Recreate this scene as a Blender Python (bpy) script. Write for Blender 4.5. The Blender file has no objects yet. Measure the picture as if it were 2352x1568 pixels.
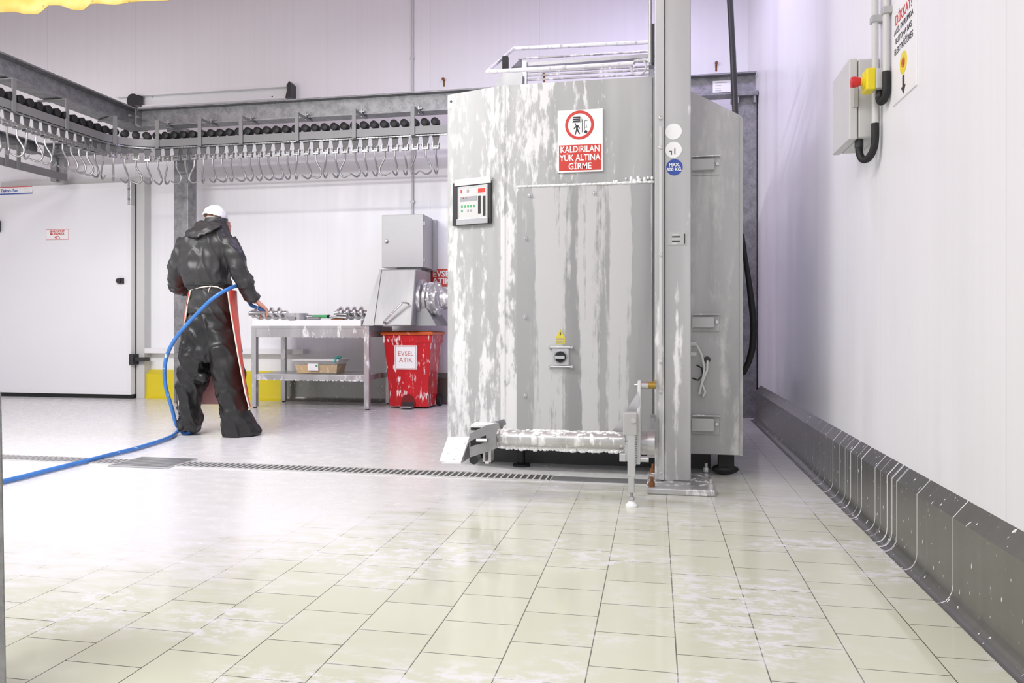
import bpy, bmesh, math, random
from math import sin, cos, pi, radians, atan2, acos
from mathutils import Vector, Matrix, Euler, noise as mnoise

sc = bpy.context.scene
col = sc.collection
random.seed(7)

# ------------------------------------------------------------------ camera
YAW = radians(10.74); FOC = 1740.0; EYE = 0.79; CX = 1176.0; HZ = 751.0
cs, sn = cos(YAW), sin(YAW)
cam_d = bpy.data.cameras.new('camera')
cam_d.sensor_width = 36.0
cam_d.lens = 36.0 * FOC / 2352.0
cam_d.shift_y = -(784.0 - HZ) / 2352.0
cam_d.clip_start = 0.05
cam = bpy.data.objects.new('camera', cam_d); col.objects.link(cam)
cam.location = (0, 0, EYE); cam.rotation_euler = (pi / 2, 0, YAW)
sc.camera = cam

# ------------------------------------------------------------------ world and lamps
w = bpy.data.worlds.new('world'); sc.world = w; w.use_nodes = True
w.node_tree.nodes['Background'].inputs[0].default_value = (0.93, 0.93, 1.0, 1)
w.node_tree.nodes['Background'].inputs[1].default_value = 0.66

def area(name, loc, sx, sy, power, color=(1, 1, 1), aim=None, spread=180):
    l = bpy.data.lights.new(name, 'AREA'); l.shape = 'RECTANGLE'
    l.size = sx; l.size_y = sy; l.energy = power; l.color = color; l.spread = radians(spread)
    o = bpy.data.objects.new(name, l); o.location = loc
    if aim: o.rotation_euler = (Vector(aim) - Vector(loc)).to_track_quat('-Z', 'Y').to_euler()
    col.objects.link(o); return o

# unseen area lights placed overhead to light the room, out of the frame
area('unseen_overhead_light', (-3.4, 1.4, 4.55), 3.0, 1.2, 88, (1, 1, 0.985))
area('added_wall_light', (-4.2, 2.80, 3.00), 4.0, 0.08, 105, (1, 1, 1), (-3.9, 7.6, 1.5))  # added low light that brightens the back wall
area('unseen_overhead_light', (-3.6, 3.6, 4.55), 4.4, 1.4, 12, (1, 1, 1))  # added soft fill for the back wall
area('unseen_overhead_light', (-2.0, -1.6, 4.55), 3.2, 1.2, 135, (1, 1, 0.98))
area('unseen_overhead_light', (0.0, 5.3, 4.50), 1.2, 0.5, 44, (0.66, 0.60, 1.0))  # added lavender light that tints the far right walls

sc.view_settings.view_transform = 'Standard'
sc.view_settings.look = 'None'
sc.view_settings.gamma = 1.0
sc.view_settings.use_curve_mapping = False
sc.view_settings.exposure = 0.36

# ------------------------------------------------------------------ pixel -> place
def PY(u, v, Y):
    k = (u - CX) / FOC
    X = (k * Y * cs - sn * Y) / (cs + k * sn)
    d = cs * Y - sn * X
    return Vector((X, Y, EYE - (v - HZ) / FOC * d))

def PX(u, v, X):
    k = (u - CX) / FOC
    Y = X * (cs + k * sn) / (k * cs - sn)
    d = cs * Y - sn * X
    return Vector((X, Y, EYE - (v - HZ) / FOC * d))

def PF(u, v, z=0.0):
    d = FOC * (EYE - z) / (v - HZ); r = (u - CX) / FOC * d
    return Vector((-sn * d + cs * r, cs * d + sn * r, z))

def PP(u, v, p, n):
    d = Vector((-sn, cs, 0)) + Vector((cs, sn, 0)) * ((u - CX) / FOC) + Vector((0, 0, -(v - HZ) / FOC))
    o = Vector((0, 0, EYE)); n = Vector(n); p = Vector(p)
    return o + d * ((p - o).dot(n) / d.dot(n))

# ------------------------------------------------------------------ materials
def setin(node, name, val):
    if name in node.inputs: node.inputs[name].default_value = val

class NT:
    def __init__(s, m):
        m.use_nodes = True; s.t = m.node_tree; s.b = s.t.nodes['Principled BSDF']
    def n(s, typ, **kw):
        x = s.t.nodes.new(typ)
        for k, v in kw.items(): setattr(x, k, v)
        return x
    def l(s, a, b): s.t.links.new(a, b)
    def math(s, op, a, b=None, clamp=False):
        x = s.n('ShaderNodeMath', operation=op); x.use_clamp = clamp
        for i, q in enumerate((a, b)):
            if q is None: continue
            if isinstance(q, (int, float)): x.inputs[i].default_value = q
            else: s.l(q, x.inputs[i])
        return x.outputs[0]
    def ramp(s, v, lo, hi, a=0.0, b=1.0):
        x = s.n('ShaderNodeMapRange', interpolation_type='SMOOTHSTEP')
        s.l(v, x.inputs['Value'])
        x.inputs['From Min'].default_value = lo; x.inputs['From Max'].default_value = hi
        x.inputs['To Min'].default_value = a; x.inputs['To Max'].default_value = b
        return x.outputs[0]
    def pos(s): return s.n('ShaderNodeNewGeometry').outputs['Position']
    def xyz(s):
        x = s.n('ShaderNodeSeparateXYZ'); s.l(s.pos(), x.inputs[0]); return x.outputs
    def noise(s, scale=(1, 1, 1), sc_=1.0, detail=3.0, rough=0.5, vec=None, offs=(0, 0, 0)):
        mp = s.n('ShaderNodeMapping'); mp.inputs['Scale'].default_value = scale; mp.inputs['Location'].default_value = offs
        s.l(vec if vec is not None else s.pos(), mp.inputs[0])
        x = s.n('ShaderNodeTexNoise'); x.inputs['Scale'].default_value = sc_
        x.inputs['Detail'].default_value = detail; x.inputs['Roughness'].default_value = rough
        s.l(mp.outputs[0], x.inputs['Vector']); return x.outputs[0]
    def mix(s, f, a, b):
        x = s.n('ShaderNodeMix', data_type='RGBA')
        if isinstance(f, (int, float)): x.inputs[0].default_value = f
        else: s.l(f, x.inputs[0])
        for i, q in ((6, a), (7, b)):
            if isinstance(q, tuple): x.inputs[i].default_value = (*q, 1)
            else: s.l(q, x.inputs[i])
        return x.outputs[2]
    def mixf(s, f, a, b):
        x = s.n('ShaderNodeMix', data_type='FLOAT'); s.l(f, x.inputs[0])
        x.inputs[2].default_value = a; x.inputs[3].default_value = b
        return x.outputs[0]
    def bump(s, h, strength=0.2, dist=0.01):
        x = s.n('ShaderNodeBump'); x.inputs['Strength'].default_value = strength; x.inputs['Distance'].default_value = dist
        s.l(h, x.inputs['Height']); s.l(x.outputs[0], s.b.inputs['Normal'])

def plain(name, c, rough=0.4, metal=0.0, var=0.06, vs=12.0, coat=0.0):
    m = bpy.data.materials.new(name); t = NT(m)
    f = t.noise(sc_=vs)
    a = tuple(x * (1 - var) for x in c); b = tuple(min(1, x * (1 + var)) for x in c)
    t.l(t.mix(f, a, b), t.b.inputs['Base Color'])
    setin(t.b, 'Roughness', rough); setin(t.b, 'Metallic', metal); setin(t.b, 'Coat Weight', coat)
    return m

def galvanised(name, lo, hi, rough=0.5, metal=0.55):
    m = bpy.data.materials.new(name); t = NT(m)
    f = t.noise(sc_=14, detail=6, rough=0.7)
    f2 = t.noise(sc_=70, detail=2)
    q = t.ramp(t.math('ADD', t.math('MULTIPLY', f, 0.75), t.math('MULTIPLY', f2, 0.25)), 0.35, 0.65)
    t.l(t.mix(q, (lo, lo, lo * 1.03), (hi, hi, hi * 1.03)), t.b.inputs['Base Color'])
    setin(t.b, 'Roughness', rough); setin(t.b, 'Metallic', metal)
    return m

def foamy(name, base, foam=(0.9, 0.9, 0.9), rough=0.35, metal=0.6, thr=0.53, soft=0.04, scale=(11, 11, 0.9), blotch=0.35, offs=(0, 0, 0), cover=None):
    """wet sheet metal or plastic with runs and blotches of soap foam"""
    m = bpy.data.materials.new(name); t = NT(m)
    run = t.noise(scale, 1.0, 5, 0.55, offs=offs)
    fine = t.noise((34, 34, 11), 1.0, 4, 0.6, offs=offs)
    q = t.math('ADD', t.math('MULTIPLY', run, 1 - blotch), t.math('MULTIPLY', fine, blotch))
    if cover:      # foam lies thicker towards one side: (axis, from, to, shift at from, shift at to)
        q = t.math('ADD', q, t.ramp(t.xyz()[cover[0]], *cover[1:]))
    mask = t.ramp(q, thr - soft, thr + soft)
    tone = t.noise((5, 5, 0.5), 1.0, 3, 0.5)  # random base tone, drawn out vertically
    b = t.mix(t.ramp(tone, 0.35, 0.65), tuple(x * 0.86 for x in base), tuple(min(1, x * 1.1) for x in base))
    t.l(t.mix(mask, b, foam), t.b.inputs['Base Color'])
    t.l(t.mixf(mask, metal, 0.0), t.b.inputs['Metallic'])
    t.l(t.mixf(mask, rough, 0.6), t.b.inputs['Roughness'])
    t.bump(mask, 0.25, 0.004)
    return m

M = {}
M['white_paint'] = plain('white_paint', (0.84, 0.84, 0.85), 0.35, var=0.02)
M['door_white'] = plain('door_white', (0.86, 0.86, 0.88), 0.28, var=0.015, vs=3)
M['steel'] = plain('stainless_steel', (0.60, 0.60, 0.61), 0.30, 0.75, var=0.08, vs=9)
M['steel_dark'] = plain('dark_stainless_steel', (0.36, 0.36, 0.37), 0.32, 0.7, var=0.15, vs=18)
M['hook_steel'] = plain('hook_steel', (0.34, 0.34, 0.335), 0.36, 0.7, var=0.08)
M['plate_grey'] = plain('hanger_plate_grey', (0.12, 0.12, 0.12), 0.55, 0.15, var=0.1)
M['chrome'] = plain('polished_steel', (0.66, 0.66, 0.66), 0.18, 0.95, var=0.03)
M['galv'] = galvanised('galvanised_steel', 0.20, 0.33)
M['galv_dark'] = galvanised('weathered_galvanised_steel', 0.20, 0.34)
M['rail_grey'] = plain('rail_grey_steel', (0.23, 0.23, 0.23), 0.48, 0.2, var=0.06)
M['black'] = plain('black_rubber', (0.008, 0.008, 0.0085), 0.55, var=0.2)
M['charcoal'] = plain('charcoal_plastic', (0.03, 0.03, 0.032), 0.4, var=0.2)
M['grey_box'] = plain('grey_enamel', (0.47, 0.47, 0.47), 0.38, 0.1, var=0.03)
M['light_grey'] = plain('light_grey_plastic', (0.62, 0.62, 0.61), 0.4, var=0.03)
M['red_ink'] = plain('sign_red', (0.62, 0.045, 0.03), 0.4, var=0.12, vs=20)
M['dark_ink'] = plain('dark_print', (0.025, 0.025, 0.03), 0.5)
M['grey_ink'] = plain('grey_print', (0.35, 0.35, 0.37), 0.5)
M['blue_ink'] = plain('sign_blue', (0.03, 0.075, 0.36), 0.35, var=0.15, vs=40)
M['sky_ink'] = plain('pale_blue_print', (0.05, 0.22, 0.55), 0.4)
M['yellow_plastic'] = plain('yellow_plastic', (0.82, 0.67, 0.02), 0.35, var=0.04)
M['sticker_yellow'] = plain('yellow_sticker', (0.72, 0.62, 0.05), 0.4)
M['red_plastic'] = plain('red_plastic', (0.62, 0.02, 0.02), 0.3, var=0.05)
M['sign_white'] = plain('sign_white', (0.9, 0.9, 0.9), 0.35, var=0.01)
M['green'] = plain('green_plastic', (0.08, 0.40, 0.16), 0.4)
M['teal'] = plain('teal_cloth', (0.03, 0.30, 0.27), 0.6)
M['brass'] = plain('brassy_metal', (0.42, 0.28, 0.06), 0.3, 0.6)
M['plinth_shade'] = plain('plinth_shade', (0.07, 0.07, 0.072), 0.5, var=0.2)
M['bin_shade'] = plain('shaded_bin_red', (0.20, 0.006, 0.009), 0.35)
M['rust'] = plain('rusty_metal', (0.22, 0.09, 0.03), 0.7, var=0.3, vs=60)
M['skin'] = plain('skin', (0.55, 0.27, 0.20), 0.5, var=0.08, vs=20)
M['hair_net'] = plain('white_hair_net', (0.82, 0.82, 0.82), 0.7, var=0.08, vs=60)
M['rubber_suit'] = plain('dark_rubber_cloth', (0.036, 0.036, 0.036), 0.40, var=0.25, vs=7)
M['trouser'] = plain('black_rubber_cloth', (0.016, 0.016, 0.016), 0.34, var=0.25, vs=7)
M['apron_red'] = plain('red_apron_vinyl', (0.88, 0.10, 0.06), 0.4, var=0.06)
M['cream'] = plain('cream_tape', (0.75, 0.68, 0.58), 0.5)
M['shoe_blue'] = plain('blue_rubber', (0.03, 0.11, 0.33), 0.4)
M['hose_blue'] = foamy('blue_hose', (0.05, 0.20, 0.56), (0.6, 0.75, 0.9), 0.3, 0.0, 0.64, 0.03, (30, 30, 30), 0.4)
M['foam'] = plain('soap_foam', (0.90, 0.90, 0.90), 0.55, var=0.04, vs=60)
M['board'] = plain('white_cutting_board', (0.88, 0.88, 0.87), 0.4, var=0.02)
M['tub_orange'] = foamy('orange_red_plastic', (0.72, 0.12, 0.02), (0.9, 0.85, 0.83), 0.35, 0.0, 0.62, 0.03, (14, 14, 8), 0.4)
M['bin_red'] = foamy('red_plastic_with_foam', (0.56, 0.008, 0.014), (0.86, 0.74, 0.74), 0.3, 0.0, 0.575, 0.035, (20, 20, 4), 0.55)
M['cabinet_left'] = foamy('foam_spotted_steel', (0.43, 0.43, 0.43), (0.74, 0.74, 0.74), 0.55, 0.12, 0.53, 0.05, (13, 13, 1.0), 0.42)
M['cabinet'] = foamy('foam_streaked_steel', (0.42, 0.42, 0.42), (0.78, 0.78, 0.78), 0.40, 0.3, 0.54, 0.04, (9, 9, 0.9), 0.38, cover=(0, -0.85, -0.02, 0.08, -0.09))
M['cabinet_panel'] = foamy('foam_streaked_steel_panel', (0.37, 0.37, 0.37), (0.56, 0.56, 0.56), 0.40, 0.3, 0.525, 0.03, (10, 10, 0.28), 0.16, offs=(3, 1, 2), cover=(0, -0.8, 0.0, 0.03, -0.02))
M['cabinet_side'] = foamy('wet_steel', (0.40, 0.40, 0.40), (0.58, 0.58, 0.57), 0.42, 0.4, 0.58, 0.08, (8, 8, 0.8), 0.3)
M['mast'] = foamy('foam_streaked_mast', (0.52, 0.52, 0.52), (0.84, 0.84, 0.84), 0.36, 0.4, 0.56, 0.05, (16, 16, 1.1), 0.3, offs=(1, 4, 0.6), cover=(2, 0.3, 2.2, 0.02, -0.12))
M['housing'] = foamy('wet_housing_steel', (0.33, 0.33, 0.33), (0.85, 0.85, 0.85), 0.4, 0.25, 0.64, 0.04, (20, 20, 6), 0.5)
M['foam_steel'] = foamy('foam_spattered_steel', (0.55, 0.55, 0.55), (0.9, 0.9, 0.9), 0.3, 0.55, 0.55, 0.04, (20, 20, 6), 0.5)
M['table_steel'] = foamy('wet_table_steel', (0.50, 0.50, 0.50), (0.82, 0.82, 0.82), 0.3, 0.5, 0.60, 0.05, (8, 8, 3), 0.45)
M['ramp'] = foamy('foam_covered_plate', (0.6, 0.6, 0.6), (0.92, 0.92, 0.92), 0.4, 0.2, 0.42, 0.06, (30, 30, 30), 0.5)

def mk_wall():
    m = bpy.data.materials.new('white_wall_panels'); t = NT(m)
    x, y, z = t.xyz()
    s = t.math('ADD', x, t.math('MULTIPLY', y, 1.0))
    fr = t.math('FRACT', t.math('MULTIPLY', t.math('ADD', s, 30.36), 1 / 1.15))
    seam = t.math('LESS_THAN', fr, 0.004)
    streak = t.noise((22, 22, 0.25), 1.0, 3, 0.5)
    c = t.mix(t.ramp(streak, 0.3, 0.7), (0.862, 0.862, 0.884), (0.882, 0.882, 0.900))
    t.l(t.mix(seam, c, (0.74, 0.74, 0.77)), t.b.inputs['Base Color'])
    t.l(t.ramp(t.noise((5, 5, 0.5)), 0.3, 0.7, 0.28, 0.45), t.b.inputs['Roughness'])
    return m
M['wall'] = mk_wall()
M['ceiling'] = plain('ceiling_panel', (0.58, 0.39, 0.43), 0.5, var=0.02)  # pink chosen so its bounced light tints the upper wall

def mk_floor():
    m = bpy.data.materials.new('wet_floor_tiles'); t = NT(m)
    x, y, z = t.xyz()
    cv = t.n('ShaderNodeCombineXYZ')
    t.l(t.math('SUBTRACT', y, 1.872), cv.inputs[0]); t.l(t.math('SUBTRACT', x, 0.2525), cv.inputs[1])
    bk = t.n('ShaderNodeTexBrick'); bk.offset = 0.5; bk.offset_frequency = 2; bk.squash = 1.0
    t.l(cv.outputs[0], bk.inputs['Vector'])
    for k, v in (('Scale', 1.0), ('Mortar Size', 0.0016), ('Mortar Smooth', 0.15), ('Bias', 0.0), ('Brick Width', 0.2035), ('Row Height', 0.2035)):
        bk.inputs[k].default_value = v
    bk.inputs['Color1'].default_value = (0.60, 0.62, 0.475, 1)
    bk.inputs['Color2'].default_value = (0.645, 0.665, 0.52, 1)
    bk.inputs['Mortar'].default_value = (0.13, 0.115, 0.09, 1)
    # soap film on the tiles with the wall's glare painted in: solid beyond the drain, thinning out towards the front right
    big = t.noise((1.0, 1.3, 1), 0.9, 5, 0.6)
    fine = t.noise((2.5, 7, 1), 2.2, 5, 0.65)
    xc = t.math('MAXIMUM', t.math('MINIMUM', x, 0.0), -2.1)
    edge = t.math('MINIMUM', 3.75, t.math('ADD', 4.20, t.math('MULTIPLY', xc, 1.08)))
    g = t.math('SUBTRACT', y, edge)
    g = t.math('ADD', g, t.math('MULTIPLY', t.math('SUBTRACT', big, 0.5), 2.4))
    g = t.math('ADD', g, t.math('MULTIPLY', t.math('SUBTRACT', fine, 0.5), 2.6))
    far = t.ramp(g, -0.85, 0.45)
    spots = t.math('MULTIPLY', t.ramp(t.noise((1.3, 1.5, 1), 1.3, 2, 0.5, offs=(4, 2, 0)), 0.46, 0.60), t.ramp(t.noise((9, 16, 1), 1.6, 6, 0.7), 0.44, 0.60))
    film = t.math('MAXIMUM', t.math('MULTIPLY', far, 0.92), t.math('MULTIPLY', spots, 0.85))
    right = t.math('MULTIPLY', t.ramp(x, 0.1, 0.5), t.ramp(y, 3.5, 3.9))     # clear water in the gap beside the cabinet
    film = t.math('MULTIPLY', film, t.math('SUBTRACT', 1.0, t.math('MULTIPLY', right, 0.55)))
    t.l(t.mix(film, bk.outputs['Color'], (0.78, 0.78, 0.79)), t.b.inputs['Base Color'])
    t.l(t.math('ADD', t.ramp(t.noise((3, 5, 1), 3.0, 3), 0.35, 0.65, 0.05, 0.13), t.math('MULTIPLY', film, 0.16)), t.b.inputs['Roughness'])
    setin(t.b, 'Specular IOR Level', 0.6)
    h = t.math('ADD', t.math('MULTIPLY', bk.outputs['Fac'], -1.0), t.math('MULTIPLY', t.noise((3, 8, 1), 4.0, 4), 0.25))
    t.bump(h, 0.08, 0.003)
    return m
M['floor'] = mk_floor()

def mk_kerb():
    m = bpy.data.materials.new('wet_kerb_steel'); t = NT(m)
    x, y, z = t.xyz()
    runs = t.noise((0.001, 34, 0.001), 1.0, 4, 0.65)
    runs = t.ramp(runs, 0.575, 0.60)
    win = t.math('MULTIPLY', t.ramp(y, 2.55, 2.7), t.math('SUBTRACT', 1.0, t.ramp(y, 3.6, 4.6)))
    one = t.math('LESS_THAN', t.math('ABSOLUTE', t.math('SUBTRACT', y, 2.356)), 0.0022)
    dots = t.ramp(t.noise((60, 60, 30), 1.0, 2), 0.69, 0.72)
    mask = t.math('MAXIMUM', t.math('MAXIMUM', t.math('MULTIPLY', t.math('MULTIPLY', runs, win), 0.8), one), dots)
    b = t.mix(t.noise((8, 30, 1.5), 1.0, 4), (0.20, 0.20, 0.18), (0.28, 0.28, 0.255))
    t.l(t.mix(mask, b, (0.85, 0.85, 0.85)), t.b.inputs['Base Color'])
    t.l(t.mixf(mask, 0.68, 0.0), t.b.inputs['Metallic'])
    t.l(t.mixf(mask, 0.27, 0.5), t.b.inputs['Roughness'])
    return m
M['kerb'] = mk_kerb()

def mk_sheet():
    m = bpy.data.materials.new('yellow_fabric'); t = NT(m)
    dots = t.n('ShaderNodeTexVoronoi'); dots.inputs['Scale'].default_value = 14
    t.l(t.pos(), dots.inputs['Vector'])
    hole = t.math('LESS_THAN', dots.outputs['Distance'], 0.13)
    c = t.mix(t.ramp(t.noise(sc_=5, detail=4), 0.35, 0.65), (0.42, 0.26, 0.05), (0.48, 0.34, 0.11))
    t.l(t.mix(hole, c, (0.26, 0.18, 0.05)), t.b.inputs['Base Color'])
    setin(t.b, 'Roughness', 0.6)
    setin(t.b, 'Transmission Weight', 0.0)
    return m
M['sheet'] = mk_sheet()

def mk_clear():
    m = bpy.data.materials.new('clear_plastic'); t = NT(m)
    setin(t.b, 'Base Color', (0.93, 0.93, 0.91, 1)); setin(t.b, 'Roughness', 0.12)
    setin(t.b, 'Alpha', 0.14)
    return m
M['clear'] = mk_clear()
M['scraps'] = foamy('mixed_scraps', (0.62, 0.38, 0.08), (0.85, 0.82, 0.70), 0.4, 0.0, 0.58, 0.05, (40, 40, 50), 0.6)
M['pit'] = plain('dark_drain_pit', (0.10, 0.10, 0.10), 0.5, 0.2)

# ------------------------------------------------------------------ mesh builder
ORG = {}            # world origin of every object that can be a parent

class B:
    def __init__(s): s.bm = bmesh.new()
    def poly(s, vs, faces):
        vv = [s.bm.verts.new(v) for v in vs]
        for f in faces:
            try: s.bm.faces.new([vv[i] for i in f])
            except ValueError: pass
        return s
    def box(s, x0, x1, y0, y1, z0, z1):
        x0, x1 = sorted((x0, x1)); y0, y1 = sorted((y0, y1)); z0, z1 = sorted((z0, z1))
        return s.poly([(x0, y0, z0), (x1, y0, z0), (x1, y1, z0), (x0, y1, z0), (x0, y0, z1), (x1, y0, z1), (x1, y1, z1), (x0, y1, z1)],
                      [(3, 2, 1, 0), (4, 5, 6, 7), (0, 1, 5, 4), (1, 2, 6, 5), (2, 3, 7, 6), (3, 0, 4, 7)])
    def hexa(s, lo, hi):
        """eight corners: lower ring, upper ring (both counter-clockwise from above)"""
        return s.poly(list(lo) + list(hi), [(3, 2, 1, 0), (4, 5, 6, 7), (0, 1, 5, 4), (1, 2, 6, 5), (2, 3, 7, 6), (3, 0, 4, 7)])
    def loft(s, rings, caps=True):
        n = len(rings[0]); vs = [p for r in rings for p in r]; fs = []
        for i in range(len(rings) - 1):
            for j in range(n):
                k = (j + 1) % n
                fs.append((i * n + j, i * n + k, (i + 1) * n + k, (i + 1) * n + j))
        if caps:
            fs.append(tuple(range(n - 1, -1, -1))); fs.append(tuple((len(rings) - 1) * n + j for j in range(n)))
        return s.poly(vs, fs)
    def tube(s, pts, r, seg=10, caps=True):
        pts = [Vector(p) for p in pts]
        rs = r if isinstance(r, (list, tuple)) else [r] * len(pts)
        rings = []; ref = None
        for i, p in enumerate(pts):
            a = pts[max(0, i - 1)]; b = pts[min(len(pts) - 1, i + 1)]
            t = (b - a).normalized()
            if ref is None:
                ref = Vector((0, 0, 1)) if abs(t.z) < 0.9 else Vector((1, 0, 0))
            u = (ref - t * ref.dot(t)).normalized(); v = t.cross(u); ref = u
            rings.append([p + (u * cos(2 * pi * j / seg) + v * sin(2 * pi * j / seg)) * rs[i] for j in range(seg)])
        return s.loft(rings, caps)
    def cyl(s, a, b, r, r2=None, seg=20): return s.tube([a, b], [r, r if r2 is None else r2], seg)
    def prism(s, pts, off):
        """planar outline pts (3-D) pushed along the vector off"""
        off = Vector(off); n = len(pts)
        vs = [Vector(p) for p in pts] + [Vector(p) + off for p in pts]
        fs = [tuple(range(n)), tuple(range(2 * n - 1, n - 1, -1))] + [(j, n + j, n + (j + 1) % n, (j + 1) % n) for j in range(n)]
        return s.poly(vs, fs)
    def ball(s, c, r, sc_=(1, 1, 1), seg=16, rings=10):
        c = Vector(c); rr = []
        for i in range(1, rings):
            a = pi * i / rings
            rr.append([c + Vector((r * sc_[0] * sin(a) * cos(2 * pi * j / seg), r * sc_[1] * sin(a) * sin(2 * pi * j / seg), -r * sc_[2] * cos(a))) for j in range(seg)])
        return s.loft(rr)
    def lathe(s, c, axis, prof, seg=24):
        """prof: (distance along axis, radius)"""
        c = Vector(c); ax = Vector(axis).normalized()
        u = ax.orthogonal().normalized(); v = ax.cross(u)
        return s.loft([[c + ax * h + (u * cos(2 * pi * j / seg) + v * sin(2 * pi * j / seg)) * max(r, 1e-4) for j in range(seg)] for h, r in prof])
    def ring(s, c, axis, r, rt, seg=28, s2=8):
        c = Vector(c); ax = Vector(axis).normalized(); u = ax.orthogonal().normalized(); v = ax.cross(u)
        vs = []; fs = []
        for i in range(seg):
            a = 2 * pi * i / seg; d = u * cos(a) + v * sin(a)
            for j in range(s2):
                b = 2 * pi * j / s2; vs.append(c + d * (r + rt * cos(b)) + ax * rt * sin(b))
        for i in range(seg):
            for j in range(s2):
                k = (i + 1) % seg; q = (j + 1) % s2
                fs.append((i * s2 + j, k * s2 + j, k * s2 + q, i * s2 + q))
        return s.poly(vs, fs)
    def mesh(s, name):
        bmesh.ops.recalc_face_normals(s.bm, faces=s.bm.faces)
        me = bpy.data.meshes.new(name); s.bm.to_mesh(me); s.bm.free(); return me
    def done(s, name, mat, parent=None, smooth=None, bevel=0.0, **tagkw):
        return link(name, s.mesh(name), mat, parent, smooth, bevel, **tagkw)

def link(name, me, mat, parent=None, smooth=35, bevel=0.0, **tagkw):
    o = bpy.data.objects.new(name, me); col.objects.link(o)
    me.materials.clear(); me.materials.append(M[mat] if isinstance(mat, str) else mat)
    if parent is not None:
        org = ORG[parent.name]; o.parent = parent
    else:
        xs = [v.co for v in me.vertices]
        org = Vector(((min(v.x for v in xs) + max(v.x for v in xs)) / 2, (min(v.y for v in xs) + max(v.y for v in xs)) / 2, min(v.z for v in xs)))
        o.location = org
    me.transform(Matrix.Translation(-org)); ORG[o.name] = org
    if bevel:
        md = o.modifiers.new('bevel', 'BEVEL'); md.width = bevel; md.segments = 2; md.limit_method = 'ANGLE'; md.angle_limit = radians(40)
        md.harden_normals = False
    if smooth:
        for p in me.polygons: p.use_smooth = True
        me.set_sharp_from_angle(angle=radians(smooth))
    tag(o, **tagkw)
    return o

def tag(o, label=None, cat=None, group=None, kind=None):
    if label: o['label'] = label
    if cat: o['category'] = cat
    if group: o['group'] = group
    if kind: o['kind'] = kind
    return o

def thing(name, loc, label, cat, group=None):
    o = bpy.data.objects.new(name, None); o.empty_display_size = 0.1
    o.location = loc; col.objects.link(o); ORG[o.name] = Vector(loc)
    return tag(o, label, cat, group)

def structure(name, b, mat, smooth=None, bevel=0.0):
    return b.done(name, mat, None, smooth, bevel, kind='structure')

def remesh(b, voxel, smooth=4, disp=0.0, dsize=0.08, decimate=0.0):
    me = b.mesh('tmp'); o = bpy.data.objects.new('tmp', me); col.objects.link(o)
    r = o.modifiers.new('r', 'REMESH'); r.mode = 'VOXEL'; r.voxel_size = voxel
    if smooth:
        s = o.modifiers.new('s', 'SMOOTH'); s.iterations = smooth; s.factor = 0.5
    dg = bpy.context.evaluated_depsgraph_get(); dg.update()
    out = bpy.data.meshes.new_from_object(o.evaluated_get(dg))
    bpy.data.objects.remove(o)
    if disp:      # soft cloth folds, longer down the body than across it
        q = 1.0 / dsize; nn = [v.normal.copy() for v in out.vertices]
        for v, n_ in zip(out.vertices, nn):
            c = v.co
            f = 1 - 2 * abs(mnoise.noise(Vector((c.x * q + c.z * q * .35, c.y * q, c.z * q * .38))))
            f2 = mnoise.noise(Vector((c.x * q * .6, c.y * q * .6, c.z * q * 1.1 + 7)))
            v.co = c + n_ * disp * (.5 * f * f * f + .45 * f2)
        out.update()
    return out

def writing(body, size, mat, parent, org, xd, ud, name='lettering', align='CENTER', bold=0.0, sx=1.0, space=1.0, label=None):
    cu = bpy.data.curves.new('txt', 'FONT'); cu.body = body; cu.size = size; cu.align_x = align; cu.align_y = 'CENTER'
    cu.extrude = 0.0004; cu.offset = bold; cu.resolution_u = 3; cu.space_line = space
    o = bpy.data.objects.new('txt', cu); col.objects.link(o)
    dg = bpy.context.evaluated_depsgraph_get(); dg.update()
    me = bpy.data.meshes.new_from_object(o.evaluated_get(dg)); bpy.data.objects.remove(o)
    xd = Vector(xd).normalized(); ud = Vector(ud).normalized(); nd = xd.cross(ud); org = Vector(org)
    for v in me.vertices:
        c = v.co.copy(); v.co = org + xd * (c.x * sx) + ud * c.y + nd * c.z
    return link(name, me, mat, parent, None, label=label)

XD, ZD = (1, 0, 0), (0, 0, 1)
ORD = 'first second third fourth fifth sixth seventh eighth ninth tenth eleventh twelfth thirteenth fourteenth fifteenth sixteenth seventeenth eighteenth nineteenth twentieth'.split()
ORD += ['twenty-' + o for o in ORD[:9]] + ['thirtieth']

# ================================================================== SETTING
WX = 0.8727; WY = 7.6
structure('floor', B().box(-9.0, WX + 0.2, -3.0, WY + 0.2, -0.12, 0.0), 'floor')
structure('wall_back', B().box(-9.0, WX + 0.2, WY, WY + 0.15, 0.0, 4.7), 'wall')
structure('wall_right', B().box(WX, WX + 0.15, -3.0, WY, 0.0, 4.7), 'wall')
structure('wall_left', B().box(-9.0, -8.85, -3.0, WY, 0.0, 4.7), 'wall')
structure('ceiling', B().box(-9.0, WX + 0.15, -3.0, WY + 0.15, 4.7, 4.85), 'ceiling')

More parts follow.
